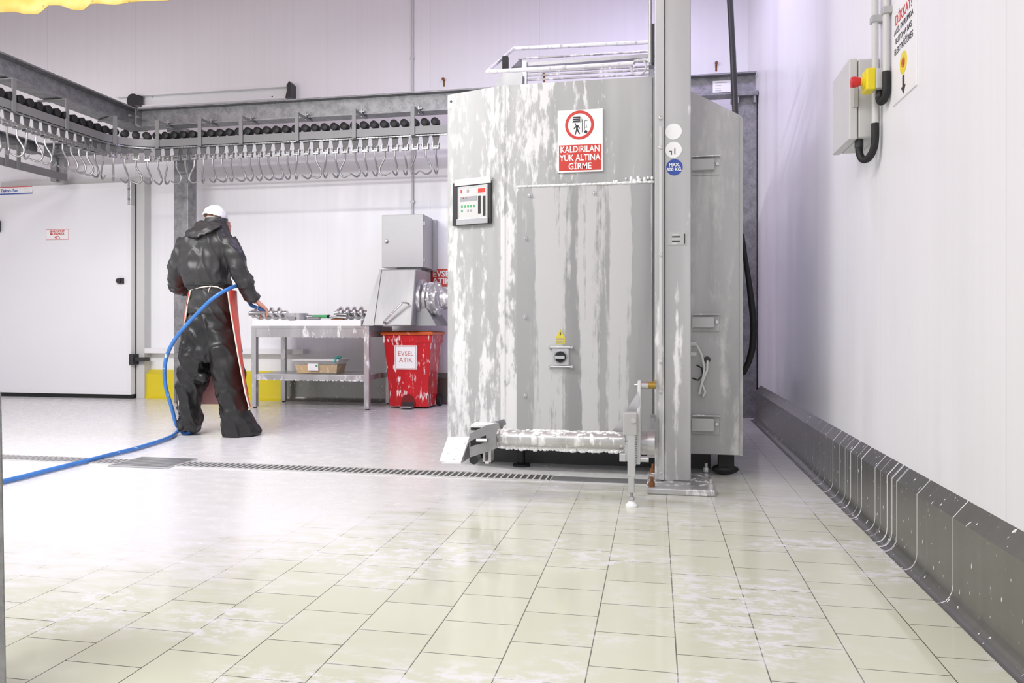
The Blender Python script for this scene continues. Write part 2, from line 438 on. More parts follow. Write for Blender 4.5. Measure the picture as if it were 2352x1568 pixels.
prof = [(WX, 0.2966), (0.8325, 0.2476), (0.8325, 0.055), (0.830, 0.036), (0.823, 0.020), (0.813, 0.008), (0.800, 0.002), (0.790, 0.0005), (WX, 0.0005)]
structure('baseboard_right', B().prism([(x, -3.0, z) for x, z in prof], (0, 9.7, 0)), 'kerb', 30)
KY = WY - 0.075
def back_kerb(x0, x1, mat, name):
    p = [(WY, 0.315), (KY, 0.27), (KY, 0.05), (KY - 0.01, 0.02), (KY - 0.03, 0.0005), (WY, 0.0005)]
    return structure(name, B().prism([(x0, y, z) for y, z in p], (x1 - x0, 0, 0)), mat, 30)
xk = PY(655, 900, KY).x
M['kerb_yellow'] = plain('yellow_kerb_paint', (0.74, 0.60, 0.015), 0.3, var=0.05, vs=4)
xj1 = PY(333, 900, 7.5).x
back_kerb(xj1, xk, 'kerb_yellow', 'baseboard_back_yellow')
back_kerb(xk, WX, 'kerb', 'baseboard_back_steel')
# bumper ledge on the back wall
structure('trim_1', B().box(xj1, PY(697, 810, 7.5).x, 7.49, WY, 0.500, 0.555), 'white_paint', None, 0.004)

# right-hand post and its beam, left post, left beam
def ibeam_x(b, x0, x1, yc, z0, z1, fw=0.15, t=0.014):
    b.box(x0, x1, yc - fw / 2, yc + fw / 2, z0, z0 + t); b.box(x0, x1, yc - fw / 2, yc + fw / 2, z1 - t, z1)
    b.box(x0, x1, yc - 0.006, yc + 0.006, z0 + t, z1 - t); return b
def ibeam_y(b, y0, y1, xc, z0, z1, fw=0.2, t=0.014):
    b.box(xc - fw / 2, xc + fw / 2, y0, y1, z0, z0 + t); b.box(xc - fw / 2, xc + fw / 2, y0, y1, z1 - t, z1)
    b.box(xc - 0.006, xc + 0.006, y0, y1, z0 + t, z1 - t); return b

BY = 6.95; BZ0, BZ1 = 2.83, 3.02
t = thing('steel_beam', (-2.2, BY, BZ0), 'long grey galvanised beam running across behind the cabinet above the hook rail', 'beam', 'overhead beams')
ibeam_x(B(), -5.195, WX - 0.01, BY, BZ0, BZ1).done('girder', 'galv', t)
pl = B().box(PY(1637, 0, 6.944).x, PY(1678, 0, 6.944).x, 6.936, 6.9435, PY(1650, 213, 6.944).z, PY(1650, 186, 6.944).z).done('name_plate', 'sign_white', t, label='small white printed plate')
for k in range(4):
    q = PY(1643, 190 + k * 6, 6.935)
    B().box(q.x, q.x + (0.05 if k else 0.1), 6.9348, 6.9358, q.z - 0.004, q.z).done('print_line', 'grey_ink', pl)

t = thing('steel_beam', (-5.3, 4.5, BZ0), 'grey galvanised beam at upper left running towards the front above the hooks', 'beam', 'overhead beams')
ibeam_y(B(), 2.5, 7.05, -5.3, BZ0, BZ1).done('girder', 'galv', t)
ep = B().box(-5.20, -5.19, 6.85, 6.94, BZ0 + 0.015, BZ1 - 0.015).done('end_plate', 'galv', t)
for (u, v) in ((297, 265), (297, 283), (313, 268), (313, 286)):
    q = PY(u, v, 6.80)
    B().cyl((q.x, 6.845, q.z), (q.x, 6.80, q.z), 0.016, seg=6).done('bolt', 'steel_dark', t)

t = thing('steel_post', (0.775, 6.97, 0), 'grey galvanised post in the far right corner carrying the beam end', 'post', 'roof posts')
B().box(0.69, 0.86, 6.86, 6.872, 0.0, 2.79).box(0.69, 0.86, 7.03, 7.042, 0, 2.79).box(0.768, 0.782, 6.872, 7.03, 0, 2.79).done('upright', 'galv', t)
B().box(0.66, 0.868, 6.80, 7.06, 2.79, 2.828).done('head_plate', 'galv', t, None, 0.003)
for x in (0.70, 0.84): B().cyl((x, 6.83, 2.73), (x, 6.83, 2.79), 0.018, seg=6).done('bolt', 'steel_dark', t)

pl0 = PY(399, 900, 7.1).x; pl1 = PY(432, 900, 7.1).x
t = thing('steel_post', ((pl0 + pl1) / 2, 7.17, 0), 'grey galvanised post on the floor directly behind the worker', 'post', 'roof posts')
B().box(pl0, pl1, 7.10, 7.25, 0.0, 2.81).done('upright', 'galv', t, None, 0.004)
B().box(pl0 - 0.03, pl1 + 0.03, 7.03, 7.28, 2.81, 2.83).done('head_plate', 'galv', t)

# small structure above the door, far left
bz0, bz1 = 2.67, 2.79
t = thing('steel_beam', (-6.0, 7.22, bz0), 'short low grey cross beam above the white cold-room door', 'beam', 'overhead beams')
ibeam_x(B(), -6.60, -5.32, 7.22, bz0, bz1, 0.14, 0.010).done('girder', 'galv', t)
for (x, z) in ((-6.42, 2.75), (-6.42, 2.70)): B().cyl((x, 7.212, z), (x, 7.18, z), 0.014, seg=6).done('bolt', 'steel_dark', t)
t = thing('steel_beam', (-6.62, 5.9, bz0), 'low grey beam at the left edge running towards the front', 'beam', 'overhead beams')
ibeam_y(B(), 4.4, 7.14, -6.62, bz0, bz1, 0.14, 0.010).done('girder', 'galv', t)
t = thing('hanger_rail', (-6.3, 6.0, 2.37), 'bare lower flat rail at the far left above the door', 'rail')
B().box(-6.305, -6.295, 4.4, 7.20, 2.375, 2.455).done('rail_strip', 'rail_grey', t)
for u in (17, 44):
    q = PX(u, 380, -6.28)
    B().box(-6.292, -6.28, q.y - 0.02, q.y + 0.02, 2.37, 2.60).box(-6.60, -6.28, q.y - 0.02, q.y + 0.02, 2.60, 2.612).done('bracket', 'rail_grey', t)
q = PY(124, 385, 7.28)
t = thing('steel_post', (q.x, 7.3, 2.40), 'stubby grey upright on the door frame below the short cross beam', 'post', 'roof posts')
B().box(q.x - 0.035, q.x + 0.035, 7.27, 7.35, 2.40, bz0).done('upright', 'galv', t)
B().box(q.x + 0.04, q.x + 0.11, 7.30, 7.35, 2.40, bz0).done('side_plate', 'steel_dark', t)

# ---- door 1
DY = 7.42
dx1 = PY(301, 600, DY).x; dx0 = dx1 - 1.75
dz0, dz1 = 0.045, PY(300, 418, DY).z
door = thing('door_1', ((dx0 + dx1) / 2, DY + 0.05, dz0), 'white insulated cold-room door at the left', 'door'); tag(door, kind='structure')
leaf = B().box(dx0, dx1, DY, DY + 0.11, dz0, dz1).done('leaf', 'door_white', door, None, 0.006)
for a in ((dx0, dx1, DY - 0.004, DY, dz1 - 0.05, dz1), (dx1 - 0.05, dx1, DY - 0.004, DY, dz0, dz1 - 0.05), (dx0, dx1 - 0.05, DY - 0.004, DY, dz0, dz0 + 0.04)):
    B().box(*a).done('edge_strip', 'white_paint', door)
B().box(dx0, dx1, DY + 0.02, DY + 0.08, 0.003, dz0).done('bottom_seal', 'black', door)
B().box(dx1, dx1 + 0.012, DY + 0.07, DY + 0.12, 0.02, dz1).done('gasket', 'black', door)
q = PY(277, 645, DY)
B().lathe((q.x, DY, q.z), (0, -1, 0), [(0, 0.030), (0.02, 0.030), (0.045, 0.026), (0.05, 0.0)]).box(q.x - 0.02, q.x + 0.045, DY - 0.03, DY, q.z - 0.03, q.z + 0.03).done('knob', 'charcoal', door, 40, label='black door knob')
q = PY(0, 520, DY)
B().box(q.x - 0.10, q.x + 0.025, DY - 0.06, DY, q.z - 0.07, q.z + 0.07).done('handle', 'charcoal', door, None, 0.02, label='black pull handle')
q = PY(308, 825, DY)
B().box(dx1 - 0.005, dx1 + 0.045, DY - 0.03, DY + 0.1, q.z - 0.06, q.z + 0.06).box(dx1 + 0.04, dx1 + 0.16, DY - 0.01, DY + 0.1, q.z - 0.022, q.z + 0.022).done('hinge', 'charcoal', door, None, 0.006, label='black hinge')
q = PY(305, 445, DY)
B().box(dx1 - 0.035, dx1 + 0.004, DY - 0.012, DY + 0.06, q.z - 0.12, q.z + 0.15).done('hinge_plate', 'steel', door, None, 0.003)
for dz in (-0.06, 0.05): B().cyl((dx1 - 0.015, DY - 0.012, q.z + dz), (dx1 - 0.015, DY - 0.024, q.z + dz), 0.012, seg=8).done('screw', 'steel_dark', door)
a = PY(-40, 448, DY); b = PY(75, 428, DY)
st = B().box(a.x, b.x, DY - 0.006, DY - 0.0045, a.z - 0.008, b.z + 0.005).done('maker_sticker', 'sign_white', door, label='white sticker with red and blue stripes')
B().box(a.x, b.x, DY - 0.0072, DY - 0.006, b.z - 0.004, b.z + 0.004).done('red_stripe', 'red_ink', st)
B().box(a.x, b.x, DY - 0.0072, DY - 0.006, a.z - 0.006, a.z + 0.006).done('blue_stripe', 'blue_ink', st)
q = PY(28, 438, DY)
writing('Tekno', 0.052, 'blue_ink', st, (PY(26, 437, DY).x, DY - 0.007, q.z), XD, ZD, align='RIGHT', bold=0.0012)
writing('-Sav', 0.052, 'sky_ink', st, (PY(27, 437, DY).x, DY - 0.007, q.z), XD, ZD, align='LEFT', bold=0.0012)
for k in range(3):
    qq = PY(56, 433 + k * 4, DY); B().box(qq.x, qq.x + 0.08, DY - 0.0072, DY - 0.006, qq.z, qq.z + 0.006).done('print_line', 'light_grey', st)
a = PY(105, 552, DY); b = PY(159, 525, DY)
st = B().box(a.x, b.x, DY - 0.003, DY - 0.0005, a.z, b.z).done('notice', 'sign_white', door, label='small white notice with red print')
for (x0, x1, z0, z1) in ((a.x + .004, b.x - .004, b.z - .009, b.z - .005), (a.x + .004, b.x - .004, a.z + .005, a.z + .009), (a.x + .004, a.x + .008, a.z + .005, b.z - .005), (b.x - .008, b.x - .004, a.z + .005, b.z - .005)):
    B().box(x0, x1, DY - 0.004, DY - 0.003, z0, z1).done('frame_line', 'red_ink', st)
writing('SEVKIYAT ET\nMUHAFAZA', 0.034, 'red_ink', st, ((a.x + b.x) / 2, DY - 0.004, b.z - 0.042), XD, ZD, bold=0.001, sx=1.0, space=0.85)
writing('+2°c', 0.04, 'red_ink', st, ((a.x + b.x) / 2, DY - 0.004, a.z + 0.030), XD, ZD, bold=0.001)
# frame round the door
fx0 = dx1 + 0.012; fx1 = PY(333, 600, 7.5).x
structure('trim_2', B().box(fx0, fx1, 7.49, WY, 0.0, dz1 + 0.07).box(dx0, fx0, 7.49, WY, dz1 + 0.012, dz1 + 0.07), 'light_grey', None, 0.003)

# ---- sliding rail with black end caps on the back wall
a = PY(318, 232, 7.54); b = PY(662, 211, 7.54)
zc = (a.z + b.z) / 2
t = thing('wall_rail', ((a.x + b.x) / 2, 7.56, zc - 0.07), 'white double-lipped rail with black end stops high on the back wall', 'rail')
B().box(a.x - 0.25, b.x, 7.50, WY, zc + 0.045, zc + 0.07).box(a.x - 0.25, b.x, 7.56, WY, zc - 0.06, zc + 0.045).box(a.x - 0.25, b.x, 7.50, WY, zc - 0.075, zc - 0.06).done('profile', 'white_paint', t)
B().prism([(b.x - 0.01, 7.49, zc - 0.08), (b.x + 0.06, 7.49, zc - 0.08), (b.x + 0.06, 7.49, zc + 0.07), (b.x + 0.035, 7.49, zc + 0.10), (b.x + 0.01, 7.49, zc + 0.06), (b.x + 0.01, 7.49, zc + 0.0)], (0, 0.11, 0)).done('end_stop', 'charcoal', t)
B().lathe((a.x - 0.02, 7.52, zc - 0.01), (0, -1, 0), [(0, 0.075), (0.05, 0.075), (0.052, 0.0)]).box(a.x - 0.02, a.x + 0.07, 7.45, 7.52, zc - 0.075, zc + 0.04).done('roller_carriage', 'charcoal', t, 40)
for u in (350, 625):
    q = PY(u, 222, 7.555); B().cyl((q.x, 7.555, q.z), (q.x, 7.56, q.z), 0.009, seg=8).done('screw', 'dark_ink', t)

# ---- conduit on the back wall
q = PY(947, 300, 7.58)
t = thing('conduit', (q.x, 7.585, 1.9), 'thin white conduit running up the back wall from the grey cabinet', 'pipe')
B().cyl((q.x, 7.585, 1.90), (q.x, 7.585, 4.69), 0.012).done('pipe', 'light_grey', t, 40)
for z in (2.1, 2.75, 3.6): B().box(q.x - 0.022, q.x + 0.022, 7.568, WY, z - 0.012, z + 0.012).done('clip', 'light_grey', t)
for i, (u, v) in enumerate(((1020, 188), (1250, 178), (1645, 152))):
    q = PY(u, v, WY); lb = ('rusty screw stub on the back wall left of the guard rails', 'rusty screw stub on the back wall behind the guard rails', 'rusty screw stub on the back wall above the beam plate')[i]
    B().lathe((q.x, WY, q.z + 0.02), (0, -1, 0), [(0, 0.008), (0.03, 0.008), (0.03, 0.016), (0.04, 0.016)], 8).box(q.x - 0.009, q.x + 0.009, 7.597, WY, q.z - 0.05, q.z + 0.02).done('wall_screw', 'rust', None, label=lb, cat='screw', group='rusty wall screws')

# ---- grey cabinet on the back wall
fy = 7.20
a = PY(877, 494, fy); b = PY(972, 613, fy); z1 = a.z; z0 = b.z
t = thing('switch_cabinet', ((a.x + b.x) / 2, 7.4, z0), 'grey metal switch cabinet mounted on the wall above the grinder', 'cabinet')
B().box(a.x, b.x, fy + 0.025, 7.52, z0, z1).done('body', 'grey_box', t, None, 0.006)
B().box(a.x, b.x, fy, fy + 0.022, z0, z1).done('door', 'grey_box', t, None, 0.004)
q = PY(886, 554, fy); B().lathe((q.x + 0.01, fy, q.z), (0, -1, 0), [(0, 0.020), (0.012, 0.020), (0.02, 0.012), (0.021, 0)]).done('lock', 'chrome', t, 40)
for zz in (z0 + 0.07, z1 - 0.09): B().box(b.x - 0.002, b.x + 0.012, fy + 0.01, fy + 0.05, zz - 0.02, zz + 0.02).done('hinge', 'steel_dark', t)
B().box(a.x + 0.02, b.x + 0.03, 7.52, WY, z0 - 0.01, z1 - 0.01).done('mounting_plate', 'grey_box', t)
B().box(a.x + 0.12, b.x - 0.05, fy + 0.1, 7.5, z0 - 0.03, z0).done('gland_plate', 'steel_dark', t)

# ---- household-waste sign on the wall
a = PY(990, 618, 7.595); b = PY(1070, 657, 7.595)
t = thing('wall_sign', ((a.x + b.x) / 2, 7.592, b.z), 'red sign with white capitals half hidden behind the tall cabinet', 'sign')
B().box(a.x, b.x, 7.588, WY, b.z, a.z).done('board', 'red_ink', t)
writing('EVSEL\nATIK', 0.088, 'sign_white', t, (a.x + 0.018, 7.5875, (a.z + b.z) / 2), XD, ZD, align='LEFT', bold=0.002, space=0.85)

# ---- unseen shield added below the ceiling (its front blade cuts the light off the top of the wall)
t = thing('added_light_shield', (-4.2, 3.0, 3.06), 'unseen light shield added across the hall in front of the back wall', 'light shield')
B().box(-6.4, -2.0, 3.20, 3.204, 3.066, 3.30).done('front_blade', 'white_paint', t)
B().box(-6.4, -2.0, 2.65, 3.20, 3.30, 3.31).done('top_plate', 'white_paint', t)
for x in (-5.8, -2.6): B().cyl((x, 2.95, 3.31), (x, 2.95, 4.7), .008, seg=8).done('hanger_rod', 'steel', t)

# ================================================================== FLOOR DRAIN
gy0, gy1 = 3.86, 4.00
gx1 = PF(1268, 1094).x; gx0 = -5.6
bx0 = PF(288, 1062).x; bx1 = PF(414, 1066).x
dr = thing('floor_drain', (-3.0, 3.93, 0.0), 'long steel floor drain with slotted grating across the room', 'drain')
for (x0, x1) in ((gx0, bx0), (bx1, gx1)):
    B().box(x0, x1, gy0, gy1, 0.0002, 0.0010).done('channel', 'pit', dr)
    g = B(); n = int((x1 - x0) / 0.034)
    for i in range(n):
        x = x0 + (i + 0.5) * (x1 - x0) / n
        g.box(x - 0.0042, x + 0.0042, gy0, gy1, 0.001, 0.006)
    g.box(x0, x1, gy0 - 0.006, gy0, 0.0005, 0.006).box(x0, x1, gy1, gy1 + 0.006, 0.0005, 0.006)
    g.done('slotted_grate', 'light_grey', dr)
B().box(bx0, bx1, 3.79, 4.08, 0.0002, 0.0012).done('sump', 'pit', dr)
g = B()
for i in range(9): y = 3.80 + i * 0.034; g.box(bx0, bx1, y - 0.009, y + 0.009, 0.0012, 0.008)
g.box(bx0 - 0.01, bx0, 3.79, 4.08, 0.0005, 0.008).box(bx1, bx1 + 0.012, 3.79, 4.08, 0.0005, 0.008)
g.done('sump_grate', 'steel', dr)
B().box(gx1 + 0.007, -0.03, gy0, gy1 - 0.02, 0.0003, 0.003).done('cover_strip', 'steel', dr)

# ================================================================== HOOK CONVEYOR
RY = 6.70; RX = -5.18; RZ = 2.60; RR = 0.40
def path(s):
    """distance from the right-hand end -> point and heading"""
    x_start = -0.40
    L1 = x_start - (RX + RR)
    if s <= L1: return Vector((x_start - s, RY, 0)), Vector((-1, 0, 0))
    s -= L1
    if s <= RR * pi / 2:
        a = s / RR
        return Vector((RX + RR - RR * sin(a), RY - RR + RR * cos(a), 0)), Vector((-cos(a), -sin(a), 0))
    s -= RR * pi / 2
    return Vector((RX, RY - RR - s, 0)), Vector((0, -1, 0))
LEN = 4.38 + RR * pi / 2 + 2.6
def strip(off, z0, z1, th, s0=0.0, s1=LEN, n=170):
    b = B(); rings = []
    for i in range(n + 1):
        p, h = path(s0 + (s1 - s0) * i / n); nn = Vector((h.y, -h.x, 0))   # towards the wall side
        a = p - nn * off * -1; 
        A_ = p + nn * off; C_ = p + nn * (off + th)
        rings.append([Vector((A_.x, A_.y, z0)), Vector((C_.x, C_.y, z0)), Vector((C_.x, C_.y, z1)), Vector((A_.x, A_.y, z1))])
    return b.loft(rings)
ra = thing('hook_rail', (-3.4, RY, RZ), 'grey overhead conveyor rail bending round the upper left corner', 'rail')
# heading (-1,0): nn = (0,1,0) -> away from the camera; front face at -0.02
strip(-0.020, RZ - 0.036, RZ + 0.036, 0.008).done('rail_strip', 'rail_grey', ra, 35)
strip(0.05, RZ - 0.036, RZ + 0.036, 0.008).done('back_strip', 'rail_grey', ra, 35)
cb = B()
s = 0.02
while s < LEN - 0.05:
    p, h = path(s); q, _ = path(s + 0.030); nn = Vector((h.y, -h.x, 0))
    cb.tube([p + nn * -0.006 + Vector((0, 0, RZ - 0.047)), q + nn * -0.006 + Vector((0, 0, RZ - 0.047))], 0.009, 6); s += 0.033
cb.done('chain', 'steel_dark', ra)
XR0 = -0.40
bs = [XR0 - PY(u, 300, RY).x for u in (462.6, 557, 685, 816, 950)]
bs += [XR0 - PY(365, 300, RY).x]
bs += [4.38 + RR * pi / 2 + (RY - RR - PX(u, 300, RX).y) for u in (253.6, 148, 25)]
for sb in bs:
    p, h = path(sb); nn = Vector((h.y, -h.x, 0))
    def W(al, ac, z): return p + h * al + nn * ac + Vector((0, 0, z))
    w2 = 0.019
    hb = B()
    prof2 = [(-0.030, RZ - 0.05), (-0.024, RZ - 0.045), (-0.024, BZ0 - 0.018), (0.27, BZ0 - 0.018), (0.27, BZ0 - 0.008), (-0.034, BZ0 - 0.008), (-0.034, RZ - 0.045)]
    hb.prism([W(-w2, a_, z_) for a_, z_ in prof2], h * (2 * w2))
    br = hb.done('hanger_bracket', 'rail_grey', ra)
    B().prism([W(-0.03, 0.15, BZ0 + 0.0145), W(0.03, 0.15, BZ0 + 0.0145), W(0.03, 0.235, BZ0 + 0.0145), W(-0.03, 0.235, BZ0 + 0.0145)], (0, 0, 0.012)).done('clamp', 'steel_dark', br)
    B().cyl(W(0, 0.16, BZ0 - 0.03), W(0, 0.16, BZ0 + 0.045), 0.011, seg=6).done('clamp_bolt', 'steel_dark', br)

# one hook assembly, built at the origin (rail running along x, hook hanging to z-)
def hook_proto():
    t = thing('meat_hook', (0, 0, 0), 'x', 'hook', 'hooks hanging on the overhead rail')
    B().lathe((0, -0.034, 0.073), (0, 1, 0), [(0, 0.0), (0.001, 0.030), (0.006, 0.036), (0.075, 0.036), (0.080, 0.030), (0.081, 0)], 18).done('roller', 'black', t, 40)
    B().cyl((0, -0.01, 0.073), (0, 0.02, 0.073), 0.008, seg=8).prism([(-0.012, 0.012, 0.075), (-0.034, 0.012, -0.045), (-0.021, 0.012, -0.130), (0.021, 0.012, -0.130), (0.034, 0.012, -0.045), (0.012, 0.012, 0.075)], (0, 0.008, 0)).done('hanger_plate', 'plate_grey', t)
    sw = B().box(-0.030, -0.022, 0.0, 0.034, -0.165, -0.118).box(0.022, 0.030, 0.0, 0.034, -0.165, -0.118).box(-0.030, 0.030, 0.0, 0.034, -0.172, -0.158)
    sw.cyl((-0.04, 0.016, -0.128), (0.04, 0.016, -0.128), 0.009, seg=8).done('swivel', 'hook_steel', t)
    pts = [(0, -0.150), (0, -0.225), (0.006, -0.245), (0.022, -0.272), (0.042, -0.305), (0.053, -0.335), (0.052, -0.360), (0.040, -0.384), (0.018, -0.396), (-0.006, -0.394), (-0.030, -0.384), (-0.050, -0.374), (-0.060, -0.366)]
    rs = [0.0088] * 9 + [0.0084, 0.0075, 0.0055, 0.0015]
    hk = B().tube([(x, 0, z) for x, z in pts], rs, 8).done('hook', 'hook_steel', t, 60)
    hk.location = (0, 0.016, 0)
    return t
proto = hook_proto()
kids = list(proto.children)
ST = [1, 0, -1, -.7, 0, .45, -.25, .55, .12, 0, .35, .65, 0, -.65, .45, 1, -.65, .1, -1, .55, 0, .05, -1, .1, 0, -.9, .95, 0]
LT = [-.2, -.5, .9, -.9, .95, .9, -.9, .35, .7, .7, .85, 0, -.85, -.6, 0, .85, .1, .05, -.85]
seq = list(reversed(ST)) + list(reversed(LT))
x27 = PY(1000, 0, RY).x; x0_ = PY(402.7, 0, RY).x; step = (x27 - x0_) / 27
for i, f in enumerate(seq):
    p, h = path((XR0 - x27) + i * step)
    o = proto if i == 0 else proto.copy()
    if i: col.objects.link(o)
    rz = atan2(-h.y, -h.x)
    o.location = (p.x, p.y, RZ); o.rotation_euler = (0, 0, rz)
    pose = 'bowed right' if f > 0.3 else ('bowed left' if f < -0.3 else 'seen edge-on')
    if i < 28: lb = f'steel meat hook {pose}, {ORD[i]} along the rail counting from the tall cabinet'
    else: lb = f'steel meat hook {pose} by the rail bend, {ORD[i - 28]} beyond the straight run'
    tag(o, lb)
    for c in kids:
        d = c if i == 0 else c.copy()
        if i: col.objects.link(d); d.parent = o
        if c.name == 'hook' or c.name.startswith('hook'): d.rotation_euler = (0, 0, acos(max(-1, min(1, f))) - rz)

# ================================================================== TABLE AND WHAT STANDS ON IT
TY0, TY1 = 6.80, 7.44
tx0 = PY(577, 800, TY0).x; tx1 = PY(847, 800, TY0).x
tb = thing('steel_table', ((tx0 + tx1) / 2, 7.12, 0), 'stainless steel work table with a lower shelf against the back wall', 'table')
TZ = PY(700, 749, TY0).z
B().box(tx0, tx1, TY0, TY1, TZ - 0.02, TZ).done('tabletop', 'table_steel', tb)
B().box(tx0 + .004, tx1 - .004, TY0 + 0.004, TY0 + 0.02, TZ - 0.105, TZ - 0.0202).box(tx0, tx1, TY1 - 0.02, TY1, TZ - 0.105, TZ - 0.02).box(tx0 + .004, tx0 + 0.02, TY0 + .021, TY1 - .021, TZ - 0.105, TZ - 0.0202).box(tx1 - 0.02, tx1 - .004, TY0 + .021, TY1 - .021, TZ - 0.105, TZ - 0.0202).done('apron_frame', 'table_steel', tb)
for x in (tx0, tx1 - 0.05):
    for y in (TY0, TY1 - 0.05):
        lg = B().box(x, x + 0.05, y, y + 0.05, 0.012, TZ - 0.0205).done('leg', 'table_steel', tb, None, 0.003)
        B().cyl((x + 0.025, y + 0.025, 0), (x + 0.025, y + 0.025, 0.014), 0.02, seg=10).done('foot', 'charcoal', lg)
SZ = PY(700, 860, TY0).z
B().box(tx0 + 0.03, tx1 - 0.03, TY0 + 0.008, TY1 - 0.01, SZ - 0.055, SZ).done('shelf', 'table_steel', tb, None, 0.003)
# foam fringes along the front edges
fr = B()
for z0, n in ((TZ - 0.105, 60), (SZ - 0.055, 70)):
    for i in range(n):
        x = tx0 + 0.05 + (tx1 - tx0 - 0.1) * (i + random.random()) / n; r = random.uniform(0.003, 0.009)
        fr.ball((x, TY0 + 0.012, z0), r, (1.3, 0.8, 1), 6, 5)
fr.done('foam_fringe', 'foam', tb, 60, label='row of white foam drips', kind='stuff')
BT = PY(600, 735, TY0).z
cx1 = PY(829, 740, TY0).x - .004
bd = B().box(tx0 + 0.005, cx1, TY0 + 0.01, TY1 - 0.03, TZ + 0.0005, BT).done('cutting_board', 'board', None, None, 0.004, label='thick white cutting board covering the steel table', cat='cutting board')

def auger(label, x0, x1, y, zc, r, name='grinder_screw'):
    t = thing(name, ((x0 + x1) / 2, y, zc - r), label, 'grinder screw', 'grinder screws on the board')
    b = B(); n = 60; turns = 4.0; rings = []
    prev = None
    L = x1 - x0
    b.tube([(x0 + L * 0.12, y, zc), (x1, y, zc)], r * 0.42, 14).done('core', 'chrome', t, 50)
    b = B(); vs = []; fs = []; k = 5
    for i in range(n + 1):
        a = 2 * pi * turns * i / n; x = x0 + L * (0.15 + 0.8 * i / n)
        d = Vector((0, cos(a), sin(a)))
        for q in range(8):
            bb = 2 * pi * q / 8
            vs.append(Vector((x, y, zc)) + d * (r * 0.68 + r * 0.32 * cos(bb)) + Vector((r * 0.30 * sin(bb), 0, 0)))
    for i in range(n):
        for q in range(8): fs.append((i * 8 + q, (i + 1) * 8 + q, (i + 1) * 8 + (q + 1) % 8, i * 8 + (q + 1) % 8))
    b.poly(vs, fs); b.done('spiral_flight', 'chrome', t, 60)
    B().cyl((x0, y, zc), (x0 + L * 0.14, y, zc), r * 0.28, seg=12).cyl((x0 + L * 0.1, y, zc), (x0 + L * 0.17, y, zc), r * 0.62, seg=16).done('shaft_end', 'steel', t, 40)
    return t
p = PY(572, 718, 6.98); q = PY(660, 718, 6.98); auger('shiny grinder screw on the board just under the worker\'s hand', p.x, q.x, 6.98, BT + 0.068, 0.067)
p = PY(768, 718, 7.05); q = PY(846, 718, 7.05); auger('shiny grinder screw on the board beside the grinder housing', p.x, q.x, 7.05, BT + 0.071, 0.070)
p = PY(652, 735, 6.90); q = PY(703, 735, 6.90)
t = thing('clamp_collar', ((p.x + q.x) / 2, 6.92, BT), 'dull metal ring collar with a bolt lug on the cutting board', 'collar')
b = B(); c_ = Vector(((p.x + q.x) / 2, 6.93, BT)); n = 32; R1 = (q.x - p.x) / 2
rings = [[c_ + Vector((rr * cos(2 * pi * j / n), rr * 0.9 * sin(2 * pi * j / n), z)) for j in range(n)] for rr, z in ((R1 - 0.02, 0.001), (R1, 0.001), (R1, 0.068), (R1 - 0.02, 0.068), (R1 - 0.02, 0.001))]
b.loft(rings, False).done('band', 'steel', t, 40)
B().box(c_.x - 0.02, c_.x + 0.05, 6.80, 6.86, BT + 0.001, BT + 0.03).cyl((c_.x - 0.05, 6.83, BT + 0.03), (c_.x + 0.02, 6.83, BT + 0.03), 0.012, seg=8).done('lug', 'steel_dark', t)
p = PY(703, 726, 6.93); q = PY(755, 722, 6.93)
t = thing('brush_tool', (p.x + 0.1, 6.93, BT), 'cleaning tool with a green sleeve and black grip on the cutting board', 'tool')
zt = BT + 0.035
B().tube([(p.x, 6.93, zt), (p.x + 0.09, 6.93, zt)], [0.02, 0.016], 12).done('metal_socket', 'chrome', t, 40)
B().cyl((p.x + 0.07, 6.93, zt), (q.x - 0.015, 6.93, zt), 0.017, seg=12).done('green_sleeve', 'green', t, 40, label='green plastic sleeve')
B().ball((q.x, 6.93, zt), 0.019).done('black_knob', 'black', t, 60)
B().cyl((p.x + 0.04, 6.90, BT + 0.0165), (p.x + 0.16, 6.90, BT + 0.0165), 0.016, seg=10).done('rest', 'steel_dark', t)
p = PY(760, 722, 6.90)
t = thing('pipe_spanner', (p.x + 0.08, 6.90, BT), 'dark metal pipe spanner between green tool and grinder screw', 'tool')
B().tube([(p.x - 0.01, 6.90, BT + 0.03), (p.x + 0.10, 6.905, BT + 0.025), (p.x + 0.16, 6.91, BT + 0.02)], [0.013, 0.017, 0.02], 12).done('handle', 'steel_dark', t, 40)
B().tube([(p.x + 0.04, 6.95, BT + 0.055), (p.x + 0.15, 6.96, BT + 0.05)], [0.014, 0.014], 12).ring((p.x + 0.15, 6.94, BT + 0.042), (1, 0.3, 0), 0.03, 0.008, 20, 6).done('ring_head', 'steel_dark', t, 40)
B().box(p.x + 0.02, p.x + 0.14, 6.86, 6.92, BT + 0.0005, BT + 0.012).done('strap', 'rust', t, label='rusty brown strap')

